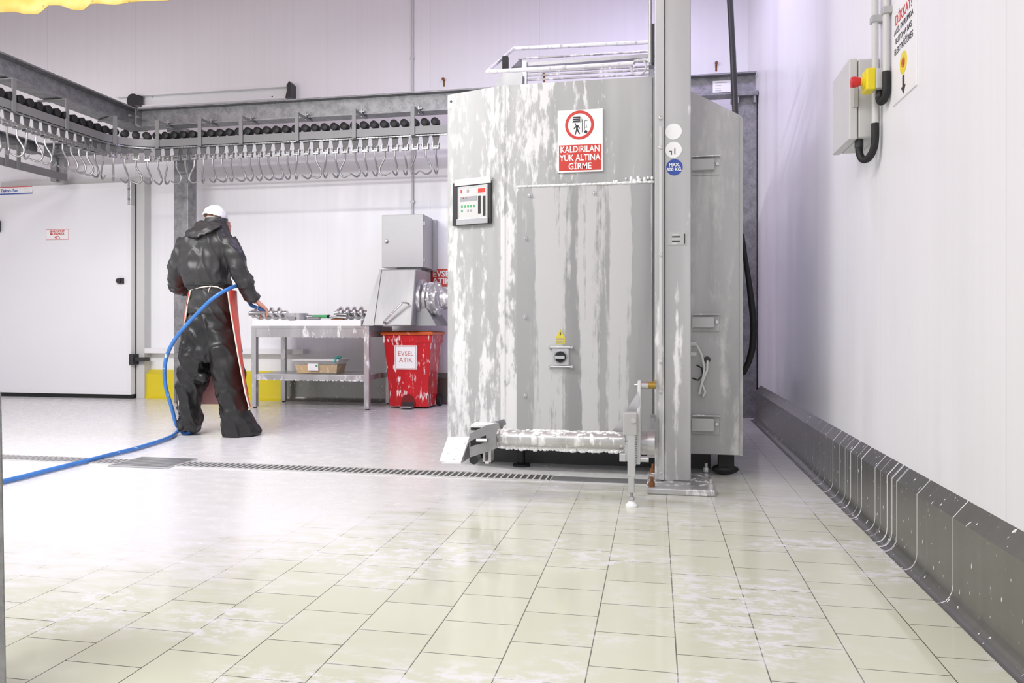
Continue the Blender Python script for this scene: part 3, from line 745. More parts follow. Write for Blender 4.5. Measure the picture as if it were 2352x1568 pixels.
# plastic tub on the shelf
a = PY(676, 855, 6.95); q = PY(783, 855, 6.95)
tub = thing('plastic_tub', ((a.x + q.x) / 2, 7.02, SZ), 'clear plastic tub of scraps with a white label on the lower shelf', 'tub')
ht = PY(700, 824, 6.95).z - SZ; ym = 7.03
def rect(cx_, cy_, w_, d_, z): return [Vector((cx_ - w_, cy_ - d_, z)), Vector((cx_ + w_, cy_ - d_, z)), Vector((cx_ + w_, cy_ + d_, z)), Vector((cx_ - w_, cy_ + d_, z))]
cxm = (a.x + q.x) / 2; hw = (q.x - a.x) / 2
B().loft([rect(cxm, ym, hw * .86, .10, SZ + .001), rect(cxm, ym, hw * .95, .125, SZ + ht - .02), rect(cxm, ym, hw * .93, .12, SZ + ht - .02), rect(cxm, ym, hw * .84, .096, SZ + .006)]).done('container', 'clear', tub)
B().loft([rect(cxm, ym, hw * .82, .094, SZ + .008), rect(cxm, ym, hw * .90, .112, SZ + ht * .62)]).done('scraps', 'scraps', tub, kind='stuff')
B().box(cxm - hw, cxm + hw, ym - .135, ym + .135, SZ + ht - .022, SZ + ht).done('rim', 'light_grey', tub, None, 0.004)
lb = B().box(cxm - hw * .33, cxm + hw * .12, ym - .127, ym - .1255, SZ + .035, SZ + ht * .70).done('paper_label', 'sign_white', tub, label='white paper label with a green dot')
B().cyl((cxm + hw * .05, ym - .127, SZ + ht * .55), (cxm + hw * .05, ym - .1285, SZ + ht * .55), 0.012, seg=14).done('green_dot', 'green', lb)
B().tube([(cxm + hw * .85, ym - .14, SZ + ht * .8), (cxm + hw * .88, ym - .13, SZ + ht + .012), (cxm + hw * 1.0, ym - .08, SZ + ht + .02)], [.008, .014, .012], 8).done('cloth_scrap', 'teal', tub, 60, label='teal rag over the rim')

# ================================================================== GRINDER
gz = TZ + 0.005
g0 = PY(831, 755, 6.82).x; g1 = PY(945, 755, 6.82).x; g2 = PY(876, 620, 6.95).x; g3 = PY(956, 620, 6.95).x
gt = PY(910, 618, 6.95).z; gzb = BT + 0.0
gr = thing('meat_grinder', ((g0 + g1) / 2, 7.1, TZ), 'foam-spattered stainless meat grinder housing standing on the table end', 'grinder')
xb0 = cx1 + 0.006
B().hexa([(g0 + 0.01, 6.82, TZ + 0.004), (g1, 6.82, TZ + 0.004), (g1 + 0.02, 7.42, TZ + 0.004), (g0 + 0.01, 7.42, TZ + 0.004)],
         [(g2, 6.95, gt), (g3, 6.95, gt), (g3, 7.42, gt), (g2, 7.42, gt)]).done('housing', 'housing', gr, None, 0.01)
B().prism([(g0 + 0.01, 6.815, TZ + 0.004), (g0 + 0.12, 6.815, TZ + 0.004), (g2 + 0.005, 6.945, gt), (g2 - 0.012, 6.945, gt)], (0, -0.006, 0)).done('edge_flange', 'housing', gr)
p1 = PY(882, 740, 6.80); p2 = PY(932, 695, 6.80)
B().tube([(p1.x, 6.845, p1.z), (p1.x, 6.79, p1.z), (p1.x + 0.01, 6.785, p1.z + 0.01), (p2.x - 0.03, 6.785, p2.z), (p2.x, 6.80, p2.z), (p2.x, 6.90, p2.z - 0.005)], 0.009, 10).done('handle', 'chrome', gr, 60, label='slanted chrome handle bar')
nc = PY(1000, 686, 7.12)
nx = g3 - 0.02
B().lathe((nx, 7.12, nc.z), XD, [(0, .19), (.05, .19), (.05, .12), (.07, .12), (.07, .165), (.10, .165), (.10, .15), (.115, .165), (.135, .165), (.15, .15), (.17, .165), (.20, .165), (.22, .12), (.23, .105), (.52, .105), (.52, .09)], 32).done('neck', 'foam_steel', gr, 40, label='ringed outlet neck with foam')
B().hexa([(g1 - .05, 6.95, TZ + .004), (g3 + .20, 6.95, TZ + .004), (g3 + .20, 7.40, TZ + .004), (g1 - .05, 7.40, TZ + .004)], [(g3 - .05, 7.0, nc.z - .05), (g3 + .06, 7.0, nc.z - .05), (g3 + .06, 7.4, nc.z - .05), (g3 - .05, 7.4, nc.z - .05)]).done('pedestal', 'rail_grey', gr)
ff = B()
for i in range(20):
    a_ = random.uniform(-1.9, 2.2); x = nx + random.uniform(.10, .24); ff.ball((x, 7.12 - .16 * cos(a_), nc.z + .155 * sin(a_)), random.uniform(.005, .013), (1, .7, 1), 7, 5)
ff.done('foam', 'foam', gr, 60, kind='stuff')

# ================================================================== RED BIN
by0 = 6.62
zb = 0.0
b0 = PF(890, 938); b1 = PF(986, 938)
by0 = (b0.y + b1.y) / 2
bxl, bxr = b0.x, b1.x
tl = PY(880, 768, by0 - 0.03); tr = PY(992, 768, by0 - 0.03)
bh = tl.z
bn = thing('pedal_bin', ((bxl + bxr) / 2, by0 + 0.2, 0), 'red plastic pedal bin splashed with foam standing beside the steel table', 'bin')
D = 0.36
def rb(w0, w1, y0, y1, z): return [Vector((w0, y0, z)), Vector((w1, y0, z)), Vector((w1, y1, z)), Vector((w0, y1, z))]
B().loft([rb(bxl, bxr, by0, by0 + D - .06, .02), rb(bxl - .005, bxr + .005, by0 - .005, by0 + D - .06, .25), rb(tl.x + .01, tr.x - .01, by0 - .03, by0 + D, bh - .08), rb(tl.x, tr.x, by0 - .035, by0 + D, bh - .08), rb(tl.x, tr.x, by0 - .035, by0 + D + .0, bh - .005)]).done('tub', 'bin_red', bn, None, 0.008)
B().loft([rb(tl.x - .015, tr.x + .015, by0 - .055, by0 + D + .015, bh - .005), rb(tl.x - .018, tr.x + .018, by0 - .06, by0 + D + .015, bh + .022), rb(tl.x + .02, tr.x - .02, by0 - .02, by0 + D - .01, bh + .034)]).done('lid', 'tub_orange', bn, None, 0.006, label='orange-red lid')
bm_ = (bxl + bxr) / 2
p = B().prism([(bm_ - .075 * cos(a) if 0 else bm_ + .075 * cos(a), by0 - .001, .03 + .11 * sin(a)) for a in [pi * i / 12 for i in range(13)]], (0, -.008, 0)).done('pedal_recess', 'bin_shade', bn)  # recess drawn as a patch, its shade painted as darker red
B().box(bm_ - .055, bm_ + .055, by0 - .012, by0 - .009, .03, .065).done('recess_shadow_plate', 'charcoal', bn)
B().box(bm_ - .06, bm_ + .06, by0 - .09, by0 - .01, .012, .028).box(bm_ - .05, bm_ + .05, by0 - .02, by0 + .03, .0, .012).done('pedal', 'steel_dark', bn, None, 0.004)
for dx in (bxl + .03, bxr + .006):
    B().cyl((dx - .0, by0 + D - .04, .06), (dx + .035, by0 + D - .04, .06), .06, seg=20).done('wheel', 'black', bn, 40)
a = PY(907, 848, by0 - .02); q = PY(957, 793, by0 - .03)
lb = B().hexa([(a.x, by0 - .022, a.z), (q.x, by0 - .022, a.z), (q.x, by0 - .010, a.z), (a.x, by0 - .010, a.z)], [(a.x, by0 - .030, q.z), (q.x, by0 - .030, q.z), (q.x, by0 - .018, q.z), (a.x, by0 - .018, q.z)]).done('bin_label', 'sign_white', bn, label='white label with worn red capitals')
tilt = Vector((0, -.008, q.z - a.z)).normalized()
lc = Vector(((a.x + q.x) / 2, by0 - .0275, (a.z + q.z) / 2))
M['faded_red'] = plain('faded_red_print', (0.55, 0.22, 0.22), 0.5, var=0.3, vs=60)
writing('EVSEL\nATIK', 0.062, 'faded_red', lb, lc + tilt * 0.005 + Vector((0, 0.0005, 0)), XD, tilt, bold=0.0005, space=1.0)
hw_ = (q.x - a.x) / 2 - .008; hh_ = (q.z - a.z) / 2 - .008
for (x0, x1, z0, z1) in ((-hw_, hw_, hh_ - .003, hh_), (-hw_, hw_, -hh_, -hh_ + .003), (-hw_, -hw_ + .003, -hh_, hh_), (hw_ - .003, hw_, -hh_, hh_)):
    pts = [lc + XD_ * xx + tilt * zz for XD_ in (Vector((1, 0, 0)),) for xx, zz in ((x0, z0), (x1, z0), (x1, z1), (x0, z1))]
    B().prism(pts, (0, -0.0012, 0)).done('border_line', 'faded_red', lb)

# ================================================================== TALL STEEL CABINET
FY = 4.069
A = Vector((-1.166, 4.178, 0)); Bp = Vector((-0.823, FY, 0))
CXR = 0.440
ZT = 2.114; ZB = 0.125
mc = thing('steel_cabinet', (-0.4, 4.8, 0), 'tall foam-streaked stainless steel machine cabinet in the middle of the room', 'machine')
back = 5.55
# main carcass (front face, with the sloping right shoulder)
B().prism([(-0.823, FY, ZB), (-0.02, FY, ZB), (-0.02, FY, ZT), (-0.823, FY, ZT)], (0, back - FY, 0)).done('body', 'cabinet', mc)
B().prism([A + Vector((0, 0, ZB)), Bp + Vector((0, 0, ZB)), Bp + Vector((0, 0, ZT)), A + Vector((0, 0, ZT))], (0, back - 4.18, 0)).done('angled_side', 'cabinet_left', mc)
zs = PY(1703, 265, FY).z; zl = PY(1583, 205, FY).z
sl = (zl - zs) / (CXR - PY(1583, 205, FY).x)
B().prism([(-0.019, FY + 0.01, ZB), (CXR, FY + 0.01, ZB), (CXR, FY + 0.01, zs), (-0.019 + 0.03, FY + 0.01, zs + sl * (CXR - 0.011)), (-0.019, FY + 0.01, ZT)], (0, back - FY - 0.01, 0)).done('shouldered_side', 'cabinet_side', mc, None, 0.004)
B().box(CXR - 0.012, CXR + 0.004, FY + 0.004, FY + 0.010, ZB, zs - 0.01).done('edge_lip', 'cabinet_side', mc)
B().box(-0.823 - 0.012, -0.823 + 0.012, FY - 0.004, FY - 0.0005, ZB, ZT).done('corner_seam', 'cabinet', mc)
# plinth, its dark colour painted in for the shade under the cabinet
B().box(-1.0, 0.30, 4.35, 5.4, 0.0, ZB).done('plinth', 'plinth_shade', mc)
# front access panel with rounded corner
a = PY(1187, 430, FY); px1 = -0.015
pz1 = PY(1187, 430, FY).z; pz0 = 0.15; r = 0.035
out = [(a.x, FY, pz0), (px1, FY, pz0), (px1, FY, pz1)] + [(a.x + r - r * sin(t_), FY, pz1 - r + r * cos(t_)) for t_ in [pi / 2 * i / 6 for i in range(7)]]
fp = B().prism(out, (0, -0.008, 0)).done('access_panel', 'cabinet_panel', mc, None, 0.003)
for (u, v) in ((1217, 448), (1365, 443), (1206, 547), (1206, 727), (1206, 908)):
    q = PY(u, v, FY - 0.01)
    B().lathe((q.x, FY - 0.008, q.z), (0, -1, 0), [(0, .013), (.003, .013), (.003, .008), (.012, .008), (.016, .004), (.0165, 0)], 14).done('bolt', 'chrome', fp, 40)
b = B(); n = 26
for i in range(n + 1):
    x = a.x + 0.02 + (px1 - a.x - 0.03) * i / n
    b.ball((x, FY - 0.008, pz1 + 0.002), random.uniform(.008, .012), (2.2, .8, .7), 8, 6)
for i in range(16):
    x = px1 - random.uniform(0, 0.22); b.ball((x, FY - 0.006, pz1 + random.uniform(.006, .03)), random.uniform(.005, .012), (1, .8, 1.2), 7, 5)
b.done('foam_line', 'foam', fp, 60, kind='stuff', label='white foam resting along the panel top')
# foam beads along the bottom edge
b = B()
for i in range(60):
    x = -0.80 + 0.9 * i / 60 + random.uniform(-.006, .006); b.ball((x, FY + .004, ZB), random.uniform(.005, .014), (1.2, .8, 1), 7, 5)
b.done('foam_beads', 'foam', mc, 60, kind='stuff')
# control panel on the angled side
nrm = Vector((A.y - Bp.y, -(A.x - Bp.x) * -1 * -1, 0))
fd = (Bp - A).normalized(); nrm = Vector((fd.y, -fd.x, 0))           # outward (towards camera)
def F(u, v, off=0.0): return PP(u, v, A + nrm * off, nrm)
def fplate(u0, v0, u1, v1, off, th, name, mat, parent, bevel=0.0, label=None):
    c0 = F(u0, v0, off); c1 = F(u1, v1, off)
    p0 = Vector((c0.x, c0.y, c1.z)); p1 = Vector((c1.x, c1.y, c1.z)); p2 = Vector((c1.x, c1.y, c0.z)); p3 = Vector((c0.x, c0.y, c0.z))
    return B().prism([p0, p1, p2, p3], nrm * th).done(name, mat, parent, None, bevel, label=label)
cp = fplate(1043, 422, 1131, 513, 0.0, 0.018, 'control_panel', 'charcoal', mc, 0.004, 'control panel in a dark shiny frame')
fplate(1052, 430, 1121, 506, 0.018, 0.006, 'display_frame', 'steel', cp, 0.004)
fplate(1055, 434, 1118, 500, 0.024, 0.003, 'keypad', 'light_grey', cp)
for k, (u0, v0, u1, v1, mt) in enumerate(((1098, 433, 1114, 441, 'red_ink'), (1058, 436, 1061, 444, 'red_ink'), (1072, 435, 1077, 442, 'grey_ink'), (1057, 453, 1095, 460, 'grey_ink'), (1063, 454, 1066, 457, 'red_ink'), (1069, 454, 1072, 457, 'red_ink'),
        (1098, 450, 1104, 490, 'charcoal'), (1109, 450, 1115, 495, 'charcoal'))):
    fplate(u0, v0, u1, v1, 0.027, 0.001, 'display_field' if k < 6 else 'dark_smear', mt, cp)
for k in range(5): fplate(1059 + k * 7, 472 - k * .4, 1063 + k * 7, 477 - k * .4, 0.027, 0.001, 'key', 'green', cp)
for k in (0, 2, 3): fplate(1059 + k * 7, 482 - k * .4, 1063 + k * 7, 487 - k * .4, 0.027, 0.001, 'key', 'grey_ink' if k else 'green', cp)
fplate(1050, 504, 1122, 512, 0.018, 0.012, 'lower_ledge', 'steel', cp, 0.003)
fplate(1049, 415, 1131, 421, 0.0, 0.026, 'upper_hood', 'foam', cp, 0.003)
ts = fplate(1029, 222, 1042, 248, 0.0, 0.002, 'corner_sticker', 'sign_white', mc, 0, 'tiny white sticker')
c = F(1036, 233, 0.003); B().cyl(c, c + nrm * 0.002, 0.008, seg=12).done('sticker_symbol', 'dark_ink', ts)
# lifted-load sign
a = PY(1281, 397, FY - 0.01); q = PY(1385, 249, FY - 0.01)
yS = FY - 0.012
sg = B().box(a.x, q.x, yS, FY - 0.0005, a.z, q.z).done('warning_sign', 'sign_white', mc, None, 0.002, label='white and red prohibition sign')
ra_ = PY(1284, 393, FY - .012); rq_ = PY(1381, 330, FY - .012)
B().box(ra_.x, rq_.x, yS - .0012, yS, ra_.z, rq_.z).done('red_field', 'red_ink', sg)
for k, tx in enumerate(('KALDIRILAN', 'YÜK ALTINA', 'GİRME')):
    q2 = PY(1332, 343 + k * 19.5, yS)
    writing(tx, 0.0475, 'sign_white', sg, (q2.x, yS - .0016, q2.z), XD, ZD, bold=0.0009, sx=0.80 if k < 2 else 0.86)
cc = PY(1331, 287, yS)
def annulus(c, r0, r1, nd, th, n=40):
    xd = Vector((1, 0, 0)); b = B()
    R = [[Vector(c) + Vector((rr * cos(2 * pi * j / n), dy, rr * sin(2 * pi * j / n))) for j in range(n)] for rr, dy in ((r0, 0), (r1, 0), (r1, -th), (r0, -th), (r0, 0))]
    return b.loft(R, False)
annulus((cc.x, yS, cc.z), .0625, .0775, None, .0014).done('prohibition_ring', 'red_ink', sg)
def gx(x, z): return Vector((cc.x + x, yS, cc.z + z))
def flat(pts, name, mat): return B().prism([gx(*p_) for p_ in pts], (0, -.0012, 0)).done(name, mat, sg)
def bar(x0, z0, x1, z1, w_, name='pictogram_line', mat='dark_ink'):
    d = Vector((x1 - x0, z1 - z0)); n_ = Vector((-d.y, d.x)).normalized() * (w_ / 2)
    return flat([(x0 + n_.x, z0 + n_.y), (x1 + n_.x, z1 + n_.y), (x1 - n_.x, z1 - n_.y), (x0 - n_.x, z0 - n_.y)], name, mat)
for k in range(3): bar(-.036, .042 - k * .010, .004, .042 - k * .010, .006, 'pictogram_load')
bar(-.038, .015, .008, .015, .002); bar(.009, .015, .009, .042, .002); bar(.015, -.04, .015, .03, .003)
bar(.027, -.028, .027, .022, .0025); bar(.027, .022, .042, .022, .002); bar(.027, -.014, .042, -.014, .002); bar(.037, -.014, .037, 0, .002)
B().cyl(gx(.034, -.038), gx(.034, -.038) + Vector((0, -.0012, 0)), .0085, seg=18).done('pictogram_wheel', 'dark_ink', sg)
B().cyl(gx(-.022, .006), gx(-.022, .006) + Vector((0, -.0012, 0)), .0045, seg=14).done('pictogram_head', 'dark_ink', sg)
flat([(-.020, .0), (-.010, .001), (-.005, -.004), (.002, -.018), (-.001, -.020), (-.008, -.010), (-.009, -.020), (-.004, -.032), (.003, -.046), (-.001, -.049), (-.011, -.034), (-.014, -.028), (-.020, -.050), (-.025, -.050), (-.019, -.026), (-.018, -.012), (-.030, -.020), (-.032, -.017), (-.021, -.006)], 'pictogram_walker', 'dark_ink')
# hazard sticker and isolator switch
c = PY(1287, 770, FY - .01)
hz = B().prism([(c.x - .022, FY - .0085, c.z - .008), (c.x + .022, FY - .0085, c.z - .008), (c.x, FY - .0085, c.z + .034)], (0, -.0012, 0)).box(c.x - .026, c.x + .026, FY - .0097, FY - .0085, c.z - .044, c.z - .010).done('hazard_sticker', 'sticker_yellow', mc, label='yellow electric hazard sticker')
B().prism([(c.x + .002, FY - .0098, c.z + .022), (c.x - .005, FY - .0098, c.z + .006), (c.x, FY - .0098, c.z + .007), (c.x - .002, FY - .0098, c.z - .004), (c.x + .005, FY - .0098, c.z + .010), (c.x + .001, FY - .0098, c.z + .010)], (0, -.0008, 0)).done('bolt_symbol', 'dark_ink', hz)
for zz in (-.018, -.024, -.034, -.040): B().box(c.x - .022, c.x + .022, FY - .0105, FY - .0097, c.z + zz, c.z + zz + .003).done('print_line', 'grey_ink', hz)
c = PY(1288, 819, FY - .01)
isw = B().box(c.x - .045, c.x + .045, FY - .020, FY - .008, c.z - .047, c.z + .047).done('isolator_switch', 'steel', mc, None, 0.004, label='square isolator switch with black knob')
B().lathe((c.x, FY - .020, c.z), (0, -1, 0), [(0, .037), (.006, .037), (.008, .030), (.009, 0)], 28).done('knob_base', 'steel_dark', isw, 40)
B().lathe((c.x, FY - .028, c.z), (0, -1, 0), [(0, .030), (.012, .027), (.013, 0)], 28).done('knob_disc', 'black', isw, 40)
B().hexa([(c.x - .026, FY - .056, c.z - .009), (c.x + .026, FY - .056, c.z - .009), (c.x + .026, FY - .038, c.z - .009), (c.x - .026, FY - .038, c.z - .009)], [(c.x - .026, FY - .056, c.z + .006), (c.x + .026, FY - .056, c.z + .006), (c.x + .026, FY - .038, c.z + .009), (c.x - .026, FY - .038, c.z + .009)]).done('grip', 'chrome', isw)
for zz in (-.052, .052):
    B().cyl((c.x - .066, FY - .022, c.z + zz), (c.x + .066, FY - .022, c.z + zz), .006, seg=10).done('guard_bar', 'chrome', isw, 40)
    for xx in (-.06, .06): B().cyl((c.x + xx, FY - .03, c.z + zz), (c.x + xx, FY - .008, c.z + zz), .008, seg=10).done('guard_stud', 'chrome', isw, 40)
# hinges on the shouldered side
for (u0, v0, u1, v1) in ((1588, 357, 1654, 403), (1590, 720, 1653, 762), (1590, 953, 1653, 998)):
    a = PY(u0, v1, FY); q = PY(u1, v0, FY); y_ = FY + .01
    hg = B().box(a.x, q.x, y_ - .006, y_, a.z, q.z).done('hinge', 'cabinet_side', mc, None, 0.003)
    B().box(a.x - .004, q.x - .030, y_ - .036, y_ - .006, a.z + .022, q.z - .018).done('hinge_block', 'grey_box', hg, None, 0.003)
    B().box(a.x, q.x, y_ - .030, y_ - .006, q.z - .006, q.z).done('hinge_cap', 'foam_steel', hg)
    B().cyl((q.x - .014, y_ - .006, (a.z + q.z) / 2 + .005), (q.x - .014, y_ - .016, (a.z + q.z) / 2 + .005), .009, seg=6).done('hinge_bolt', 'steel', hg)
# cables on that side
def SP(u, v, dy=-.02): return PY(u, v, FY + dy)
B().tube([SP(1590, 789), SP(1600, 792), SP(1612, 815), SP(1618, 845), SP(1612, 880), SP(1606, 905), SP(1614, 912), SP(1620, 900), SP(1612, 880), SP(1624, 850), SP(1625, 828, .0)], .006, 8).done('grey_cable', 'light_grey', mc, 60)
B().tube([SP(1590, 868), SP(1603, 873), SP(1614, 862), SP(1612, 845), SP(1600, 838)], .004, 8).done('black_cable', 'black', mc, 60)
for v in (790, 814): q = SP(1594, v); B().cyl((q.x - .02, q.y, q.z), (q.x + .012, q.y, q.z), .012, seg=10).done('cable_gland', 'light_grey', mc, 40)
q = SP(1625, 826); B().lathe((q.x, FY + .01, q.z), (0, -1, 0), [(0, .017), (.006, .017), (.006, .009), (.007, 0)], 16).done('grommet', 'charcoal', mc, 40)
# feet
for (x, y) in ((-1.05, 4.5), (0.36, 4.35), (-0.75, 4.25)):
    q = Vector((x, y, 0))
    B().lathe((x, y, 0), ZD, [(0, .05), (.012, .05), (.02, .02), (ZB, .02)], 16).done('foot', 'black', mc, 40)
q = PF(1664, 1078, .03); B().ball((0.365, 4.20, .03), .055, (1.3, .8, .5)).box(.33, .41, 4.17, 4.24, .03, ZB).done('caster', 'black', mc, 60, label='dark wet caster')
# guard rails on the roof
gd = mc
def bars(pts, r, name='guard_rail', mat='foam_steel'): return B().tube(pts, r, 10).done(name, mat, mc, 50)
gy = 4.15
P0 = PY(1118, 165, gy); P1 = PY(1455, 146, gy); P2 = PY(1180, 112, 4.45); P3 = PY(1510, 96, 4.45)
bars([P1, P0, P2, P3], .012, 'guard_rail', 'ramp')
bars([P1, PY(1458, 140, gy), PY(1510, 138, gy)], .011)
bars([PY(1190, 135, 4.40), PY(1510, 117, 4.40)], .006)
a = PY(1203, 150, 4.38); q = PY(1510, 128, 4.38)
B().hexa([(a.x, 4.36, a.z - .012), (q.x, 4.36, q.z - .012), (q.x, 4.40, q.z - .012), (a.x, 4.40, a.z - .012)], [(a.x, 4.36, a.z + .008), (q.x, 4.36, q.z + .008), (q.x, 4.40, q.z + .008), (a.x, 4.40, a.z + .008)]).done('flat_bar', 'steel_dark', mc)
for (v0, v1) in ((166, 152), (174, 160), (184, 170)): bars([PY(1210, v0, 4.36), PY(1505, v1, 4.36)], .006)
a = PY(1206, 197, 4.36); bz = PY(1206, 142, 4.36).z
B().box(a.x - .012, a.x + .012, 4.34, 4.38, ZT, bz).done('rail_post', 'steel', mc)
a = PY(1141, 197, 4.30); q = PY(1200, 165, 4.30)
B().prism([(a.x, 4.30, ZT), (q.x, 4.30, ZT), (q.x, 4.30, q.z), (a.x + .04, 4.30, q.z), (a.x, 4.30, q.z - .04)], (0, .012, 0)).done('side_plate', 'steel_dark', mc)
a = PY(1164, 162, 4.30); q = PY(1196, 130, 4.38)
B().prism([(a.x, 4.32, a.z), (q.x, 4.40, q.z), (q.x, 4.40, a.z)], (0.004, .012, 0)).done('gusset', 'steel_dark', mc)
a = PY(1155, 160, 4.30); q = PY(1168, 131, 4.30); B().box(a.x, q.x, 4.28, 4.31, a.z, q.z).done('black_clip', 'black', mc)
c = PY(1467, 155, gy); B().ring(c, (0.2, 1, 0), .041, .006).done('pull_ring', 'light_grey', mc, 60)
a = PY(1490, 178, gy); B().box(a.x, a.x + .03, 4.20, 4.30, ZT, ZT + .22).done('rail_end_post', 'steel_dark', mc)

# ================================================================== LIFTING MAST
mx0 = PY(1526, 600, 3.83).x; mx1 = PY(1587, 600, 3.83).x; sx0 = PY(1504, 600, 3.81).x
MH = 4.30
mt = thing('lifting_mast', ((mx0 + mx1) / 2, 3.88, 0), 'tall square steel lifting mast on a floor plate before the cabinet', 'mast')
B().box(mx0, mx1, 3.83, 3.99, .03, MH).done('column', 'mast', mt, None, 0.006)
gs = B().box(sx0, mx0 - .001, 3.815, 3.98, .035, MH).done('guide_strip', 'mast', mt, None, 0.003)
bx_ = (sx0 + mx0) / 2 + .004
B().box(bx_ - .006, bx_ + .006, 3.809, 3.815, .04, PY(1515, 290, 3.81).z).done('guide_rib', 'light_grey', gs)
for v in (271, 339, 585, 831, 900, 1086):
    q = PY(1516, v, 3.81); B().lathe((bx_, 3.809, q.z), (0, -1, 0), [(0, .008), (.005, .008), (.007, .004), (.0072, 0)], 10).done('guide_bolt', 'chrome', gs, 40)
c0 = PF(1485, 1137); c1 = PF(1648, 1139)
pyf = (c0.y + c1.y) / 2
bpz = .022
base = B().box(c0.x, c1.x - .01, pyf, pyf + .42, 0.0005, bpz + .008).done('base_plate', 'foam_steel', mt, None, 0.006)
for (u, v) in ((1497, 1117), (1633, 1122), (1500, 1085), (1622, 1083)):
    q = PF(u, v, .03); B().cyl((q.x, q.y, .03), (q.x, q.y, .052), .015, seg=6).cyl((q.x, q.y, .052), (q.x, q.y, .075), .008, seg=8).done('anchor_bolt', 'rust' if u < 1510 else 'steel', base)
def disc(u, v, r, mat, name, label):
    q = PY(u, v, 3.829); return B().cyl((q.x, 3.8298, q.z), (q.x, 3.8282, q.z), r, seg=28).done(name, mat, mt, label=label)
disc(1547, 302, .040, 'foam', 'round_sticker', 'round sticker hidden under foam')
d2 = disc(1547, 344, .040, 'sign_white', 'round_sticker', 'white round sticker with faint dark figures')
q = PY(1547, 346, 3.828)
B().box(q.x - .012, q.x - .008, 3.8272, 3.8282, q.z - .02, q.z).box(q.x - .02, q.x - .008, 3.8272, 3.8282, q.z - .004, q.z).done('figure', 'dark_ink', d2)
B().box(q.x + .004, q.x + .009, 3.8272, 3.8282, q.z - .018, q.z + .012).done('figure', 'dark_ink', d2)
d3 = disc(1549, 384, .040, 'blue_ink', 'round_sticker', 'blue round sticker with white capitals')
q = PY(1549, 384, 3.828)
writing('MAX.\n300 KG.', 0.022, 'sign_white', d3, (q.x, 3.8278, q.z), XD, ZD, bold=0.0006)
a = PY(1534, 563, 3.829); q = PY(1576, 531, 3.829)
npl = B().box(a.x, q.x, 3.8275, 3.8298, a.z, q.z).done('rating_plate', 'grey_box', mt, label='small grey rating plate')
for k, ww in enumerate((.5, .62, .62, .62, .4)):
    zz = q.z - .012 - k * .011; B().box(a.x + .02, a.x + .02 + ww * (q.x - a.x) * .7, 3.8266, 3.8275, zz - .006, zz).done('print_line', 'dark_ink' if k % 2 else 'light_grey', npl)
B().box(q.x - .010, q.x - .005, 3.8266, 3.8275, a.z + .006, q.z - .012).done('print_line', 'dark_ink', npl)
# lift rod beside the mast top
rd = PY(1493, 80, 3.92); B().cyl((rd.x, 3.92, ZT + .02), (rd.x, 3.92, MH), .009, seg=12).done('lift_rod', 'steel_dark', mt, 40)
a = PY(1496, 170, 3.94); B().box(a.x, sx0 - .001, 3.92, 3.96, ZT + .02, ZT + .22).done('rod_guide', 'charcoal', mt)

# black conduit from above to behind the cabinet
CYD = 5.65
q = PY(1676, -10, CYD); q2 = PY(1683, 120, CYD); q3 = PY(1692, 330, CYD)
t = thing('flexible_conduit', (q3.x, CYD, q3.z), 'dark ribbed cable conduit hanging down behind the cabinet shoulder', 'conduit')
dirv = (q3 - q)
pts = []; rs = []
for i in range(161):
    pts.append(q + (q2 - q) * min(1, i / 70) if i <= 70 else q2 + (q3 - q2) * ((i - 70) / 90)); rs.append(.023 if i % 2 else .0205)
top = Vector((q.x - .03, CYD, 4.695))
B().tube([top] + pts, [.021] + rs, 12).done('ribbed_sleeve', 'charcoal', t, 60)
B().tube([q3, (q3.x, CYD, .6), (q3.x, CYD - .11, .5)], .021, 12).done('end_sleeve', 'black', t, 60)
# hanging black hose on the right flank of the cabinet
t = thing('black_hose', (0.55, 4.6, 0.5), 'black hose bowing out from the right flank of the cabinet', 'hose')
pts = [Vector((.442, 4.6, PY(1705, 520, 4.6).z))] + [PY(u, v, 4.6) for u, v in ((1705, 540), (1713, 600), (1722, 660), (1729, 720), (1731, 760), (1728, 800), (1720, 830), (1708, 855))] + [Vector((.456, 4.6, PY(1705, 866, 4.6).z))]
B().tube(pts, [.010, .012, .014, .017, .019, .019, .019, .018, .016, .015], 14).done('sleeve', 'black', t, 60)

# ================================================================== LIFTING ARM (carried by the mast)
AY = 3.42
la = thing('bin_lifter', (-0.4, AY, 0), 'low steel lifting arm with fork bracket and support leg before the cabinet', 'lift arm')
a = PY(1143, 1006, AY); q = PY(1436, 1011, AY)
zc = (a.z + q.z) / 2
B().lathe((a.x, AY, zc), XD, [(0, .043), (.012, .043), (.012, .037), (.09, .037), (.09, .040), (.10, .040), (.10, .038), (q.x - a.x, .038)], 28).done('cross_tube', 'foam_steel', la, 40)
b = B(); n = 70
for i in range(n):
    x = a.x + .02 + (q.x - a.x - .03) * (i + random.random()) / n; an = random.gauss(0, .55)
    b.ball((x, AY + .037 * sin(an), zc + .037 * cos(an)), random.uniform(.006, .013), (1.4, 1, .6), 7, 5)
for i in range(46):
    x = a.x + .02 + (q.x - a.x - .03) * (i + random.random()) / 46
    b.ball((x, AY, zc - .040), random.uniform(.004, .010), (1.3, .8, 1.2), 7, 5)
b.done('foam', 'foam', la, 60, kind='stuff')
def Z7(x, y, Y): return PY(1000 + x / 10.455, 940 + y / 10.455, Y)
out = [(835, 575), (1250, 362), (1500, 305), (1545, 330), (1570, 440), (1500, 480), (1480, 560), (1490, 860), (1520, 900), (1390, 960), (850, 1135), (840, 900)]
for yy in (3.35, 3.49):
    B().prism([Z7(x, y, 3.37) + Vector((0, yy - 3.37, 0)) for x, y in out], (0, .012, 0)).done('fork_plate', 'steel_dark', la, None, 0.002)
